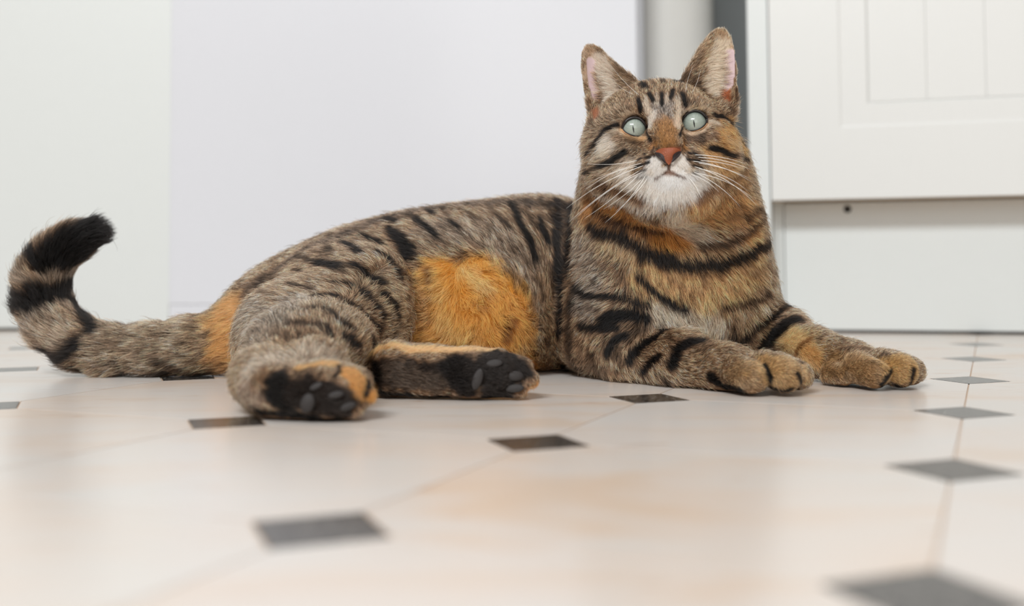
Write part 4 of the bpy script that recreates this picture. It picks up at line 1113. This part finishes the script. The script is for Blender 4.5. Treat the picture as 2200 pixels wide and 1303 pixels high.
def sphere(n1, n2):
    vs = [(0, 0, 1)]
    for i in range(1, n1):
        t = math.pi * i / n1
        for j in range(n2):
            p = 2 * math.pi * j / n2
            vs.append((math.sin(t) * math.cos(p), math.sin(t) * math.sin(p), math.cos(t)))
    vs.append((0, 0, -1)); fs = []
    for j in range(n2): fs.append((0, 1 + j, 1 + (j + 1) % n2))
    for i in range(n1 - 2):
        for j in range(n2):
            a = 1 + i * n2 + j; b = 1 + i * n2 + (j + 1) % n2
            fs.append((a, a + n2, b + n2, b))
    k = 1 + (n1 - 2) * n2
    for j in range(n2): fs.append((k + j, len(vs) - 1, k + (j + 1) % n2))
    return vs, fs
def tube(name, path, radii, mat, parent=None, n=8, closed=False):
    pts = [Vector(p) for p in path]; m = len(pts); vs = []; fs = []
    up = Vector((0.13, 0.2, 0.97))
    for i, p in enumerate(pts):
        a = pts[(i - 1) % m] if (closed or i > 0) else p
        b = pts[(i + 1) % m] if (closed or i < m - 1) else p
        t = (b - a).normalized(); s = t.cross(up)
        if s.length < 1e-3: s = t.cross(Vector((1, 0, 0)))
        s.normalize(); w = t.cross(s)
        r = radii[i] if hasattr(radii, '__len__') else radii
        for k in range(n):
            an = 2 * math.pi * k / n
            vs.append(p + (s * math.cos(an) + w * math.sin(an)) * r)
    for i in range(m if closed else m - 1):
        for k in range(n):
            a = i * n + k; b = i * n + (k + 1) % n; c = ((i + 1) % m) * n
            fs.append((a, b, c + (k + 1) % n, c + k))
    if not closed:
        fs.append(tuple(range(n))[::-1]); fs.append(tuple(range((m - 1) * n, m * n)))
    return mesh_obj(name, vs, fs, mat, parent, smooth=True)

EYE_OUT = { # lid openings in the photograph
 -1: [(1338, 274), (1343, 263), (1351, 256), (1363, 252.5), (1374, 255), (1383, 263), (1388, 273), (1392, 288), (1387, 292.5), (1376, 293), (1362, 292), (1349, 287), (1341, 281)],
 1: [(1464.5, 273), (1465.5, 260), (1470, 250), (1479, 242), (1492, 238), (1505, 240.5), (1514, 248), (1519, 256), (1516, 266), (1508, 274), (1497, 279), (1485, 281), (1469, 280)]}
def closed_spline(pts, n):
    P_ = np.array(pts, float); m = len(P_); out = []
    for i in range(m):
        p0, p1, p2, p3 = P_[i - 1], P_[i], P_[(i + 1) % m], P_[(i + 2) % m]
        for t in np.linspace(0, 1, n, endpoint=False):
            out.append(0.5 * ((2 * p1) + (-p0 + p2) * t + (2 * p0 - 5 * p1 + 4 * p2 - p3) * t * t + (-p0 + 3 * p1 - 3 * p2 + p3) * t ** 3))
    return out
sv, sf = sphere(32, 48)
for s in (-1, 1):
    ec = EYE[0 if s < 0 else 1]
    g_ = (CAMP - ec).normalized()
    # look a little above the camera
    zax = (g_ + Vector((0, 0, 0.03))).normalized()
    yax = (HU - zax * HU.dot(zax)).normalized(); xax = yax.cross(zax)
    eye = mesh_obj('eye', [Vector(v) * ER_ for v in sv], sf, M_EYE, smooth=True)
    eye.matrix_world = Matrix(((xax.x, yax.x, zax.x, ec.x), (xax.y, yax.y, zax.y, ec.y), (xax.z, yax.z, zax.z, ec.z), (0, 0, 0, 1)))
    # slit pupil: a spindle lying on the ball
    nn = 14; vs = []; fs = []
    hw, hh = 0.05, 0.30
    for i in range(nn + 1):
        t = -1 + 2 * i / nn; wdt = hw * (1 - t * t) + 0.002
        for k in (-1, -.5, 0, .5, 1):
            u, v = wdt * k, hh * t
            z = math.sqrt(max(1 - u * u - v * v, 0)) * 1.006
            vs.append((u * ER_, v * ER_, z * ER_))
    for i in range(nn):
        for k in range(4):
            a = i * 5 + k; fs.append((a, a + 1, a + 6, a + 5))
    pu = mesh_obj('pupil', vs, fs, M_PUPIL, smooth=True)
    pu.parent = eye
    eye.parent = cat; eye.matrix_parent_inverse = Matrix.Translation(-cat.location)
    # lid opening projected on a slightly larger ball, then closed outwards by the lid
    ring = closed_spline(EYE_OUT[s], 5)
    def on_ball(px, py, R):
        d = ray(px, py).normalized(); oc = CAMP - ec
        b = oc.dot(d); c = oc.dot(oc) - R * R; disc = b * b - c
        if disc < 0:
            q = CAMP + d * (-b); return ec + (q - ec).normalized() * R
        return CAMP + d * (-b - math.sqrt(disc))
    cx_, cy_ = np.mean(np.array(ring), axis=0)
    over = lambda y: 0.065 * min(1, max(0, (cy_ + 2 - y) / 14))      # the upper lid overhangs
    rp_ = [on_ball(x, y, ER_ * (1.035 + over(y))) for x, y in ring]
    rads = [(1.3 + 1.6 * min(1, max(0, (cy_ + 4 - y) / 16))) * HS for x, y in ring]
    rim = tube('eye_rim', rp_, rads, M_RIM, n=8, closed=True); to_cat(rim)
    m_ = len(ring); vs = []; fs = []
    for j, (sc_, R) in enumerate(((1.0, 1.035), (1.07, 1.06), (1.16, 1.02), (1.3, 0.88))):
        for x, y in ring:
            vs.append(on_ball(cx_ + (x - cx_) * sc_, cy_ + (y - cy_) * sc_, ER_ * (R + (over(y) if j < 2 else 0))))
    for j in range(3):
        for i in range(m_):
            a = j * m_ + i; b = j * m_ + (i + 1) % m_
            fs.append((a, b, b + m_, a + m_))
    lid = mesh_obj('eyelid', vs, fs, [M_LIDU, M_LIDL], smooth=True); to_cat(lid)
    for k, pl_ in enumerate(lid.data.polygons): pl_.material_index = 1 if ring[k % m_][1] > cy_ + 3 else 0

# ------------------------------------------------------------------ nose
rows, cols = 16, 21; vs = []; fs = []
top = [(1405, 327), (1413, 321), (1424, 318), (1436, 317.5), (1449, 317), (1458, 320), (1465, 325)]
def interp(pl, t):
    f = t * (len(pl) - 1); i = min(int(f), len(pl) - 2); f -= i
    return (pl[i][0] * (1 - f) + pl[i + 1][0] * f, pl[i][1] * (1 - f) + pl[i + 1][1] * f)
nose_front = None
for i in range(rows):
    v = i / (rows - 1)
    for j in range(cols):
        u = j / (cols - 1); k = 2 * u - 1
        tx, ty = interp(top, u)
        wv = (1 - v) ** 0.9 * 0.97
        cx0 = 1436 + 1.2 * v
        x = cx0 + (tx - 1435.5) * wv; y = ty * (1 - v) + 355 * v + 2.0 * (1 - abs(k)) * v * (1 - v) * 4
        z = 52 + 9 * (1 - k * k) * (1 - v * .5) - 7 * v - 10 * max(0, .25 - v) - 8 * abs(k) ** 4
        # straight line of sight point at the depth of local z
        q = HO + HF * z * HS
        D = q.y + (y - 266) * HS * HU.y * -1
        l, nn_ = pick(x, y)
        vs.append(l + (CAMP - l).normalized() * (0.0009 + 0.0016 * (1 - k * k) * math.sin(math.pi * min(1, v * 1.1 + .08)) - 0.0012 * (abs(k) > .98)))
for i in range(rows - 1):
    for j in range(cols - 1):
        a = i * cols + j; fs.append((a, a + cols, a + cols + 1, a + 1))
vs_ = [np.array(v) for v in vs]
for _ in range(3):   # even out the picked depths
    A_ = np.array(vs_).reshape(rows, cols, 3); B_ = A_.copy()
    B_[1:-1, 1:-1] = (A_[:-2, 1:-1] + A_[2:, 1:-1] + A_[1:-1, :-2] + A_[1:-1, 2:]) / 4
    vs_ = list(B_.reshape(-1, 3))
nose = mesh_obj('nose', vs_, fs, M_NOSE, smooth=True)
md = nose.modifiers.new('thick', 'SOLIDIFY'); md.thickness = 0.0012; md.offset = -1
to_cat(nose)
for pts in ([(1407, 329), (1414, 328.5), (1421, 331), (1426, 336), (1428, 343), (1431, 350), (1427, 349), (1418, 342), (1411, 336)],
            [(1464, 326), (1457, 326.5), (1450, 330), (1446, 335), (1445, 342), (1442, 349), (1446, 348), (1454, 341), (1461, 334)]):
    c0 = np.mean(pts, axis=0)
    ring = closed_spline(pts, 3)
    vs = []
    for x, y in [tuple(c0)] + [tuple(r) for r in ring]:
        l, n2 = pick(x, y); vs.append(l + (CAMP - l).normalized() * 0.0031)
    fs = [(0, 1 + i, 1 + (i + 1) % len(ring)) for i in range(len(ring))]
    no = mesh_obj('nostril', vs, fs, M_NOSTRIL)
    md = no.modifiers.new('thick', 'SOLIDIFY'); md.thickness = 0.0006; md.offset = -1
    no.parent = nose; no.matrix_parent_inverse = nose.matrix_basis.inverted() @ Matrix.Translation(-cat.location)
    no.matrix_parent_inverse = Matrix.Identity(4)

# ------------------------------------------------------------------ pads of the hind feet
for px, py, a, b, t in PADS:
    l, n2 = pick(px, py); sc = l.y / FPX
    n2 = (n2 + (CAMP - l).normalized() * 0.7).normalized()
    ux = (CR * math.cos(math.radians(t)) - CU * math.sin(math.radians(t))); ux = (ux - n2 * ux.dot(n2)).normalized(); uy = n2.cross(ux)
    vs_p, fs_p = sphere(10, 16)
    o = mesh_obj('paw_pad' if max(a, b) > 21 else 'toe_pad', [l + (ux * v[0] * a + uy * v[1] * b + n2 * v[2] * min(a, b) * .55) * sc + n2 * 0.0008 for v in vs_p], fs_p, M_PAD, smooth=True)
    to_cat(o)

# ------------------------------------------------------------------ whiskers
WH = [ # root, end in the photograph, sag, how far the tip comes forward (m)
 ((1374, 344), (1262, 352), 5, .010), ((1382, 350), (1255, 410), -8, .014), ((1372, 357), (1266, 392), -4, .010), ((1386, 355), (1217, 448), -9, .020), ((1376, 366), (1221, 479), -6, .022),
 ((1384, 368), (1238, 468), -8, .024), ((1374, 374), (1256, 470), 4, .018), ((1388, 376), (1300, 479), 6, .016), ((1392, 382), (1322, 455), 4, .012), ((1368, 362), (1240, 430), -5, .016), ((1380, 384), (1296, 450), 4, .012),
 ((1486, 333), (1602, 352), -5, .010), ((1494, 338), (1614, 365), -6, .012), ((1482, 346), (1616, 392), -9, .016), ((1496, 350), (1611, 384), -5, .014), ((1488, 357), (1628, 444), -12, .020), ((1498, 362), (1606, 410), -8, .018),
 ((1486, 368), (1590, 444), -8, .018), ((1494, 372), (1622, 430), -10, .020), ((1482, 374), (1545, 413), -5, .014), ((1478, 380), (1507, 427), -3, .010), ((1500, 345), (1600, 364), -4, .010),
 ((1377, 207), (1311, 138), 4, .010), ((1364, 204), (1322, 178), 3, .008), ((1472, 202), (1490, 140), -3, .010), ((1484, 203), (1505, 150), 3, .008)]
for (x0, y0), (x1, y1), sag, fwd in WH:
    l, n2 = pick(x0, y0)
    D0 = l.y; n = 14; path = []
    ln = math.hypot(x1 - x0, y1 - y0); nx, ny = -(y1 - y0) / ln, (x1 - x0) / ln
    if ny < 0: nx, ny = -nx, -ny
    for i in range(n):
        t = i / (n - 1)
        x = x0 + (x1 - x0) * t + nx * sag * 4 * t * (1 - t); y = y0 + (y1 - y0) * t + ny * sag * 4 * t * (1 - t)
        path.append(P(x, y, D0 + 0.001 - fwd * math.sin(t * 1.5) * 1.1))
    r0 = 0.00021 if y0 > 250 else 0.00015
    o = tube('whisker', path, [r0 * (1 - 0.85 * (i / (n - 1)) ** 1.3) for i in range(n)], M_WHISK, n=6); to_cat(o)
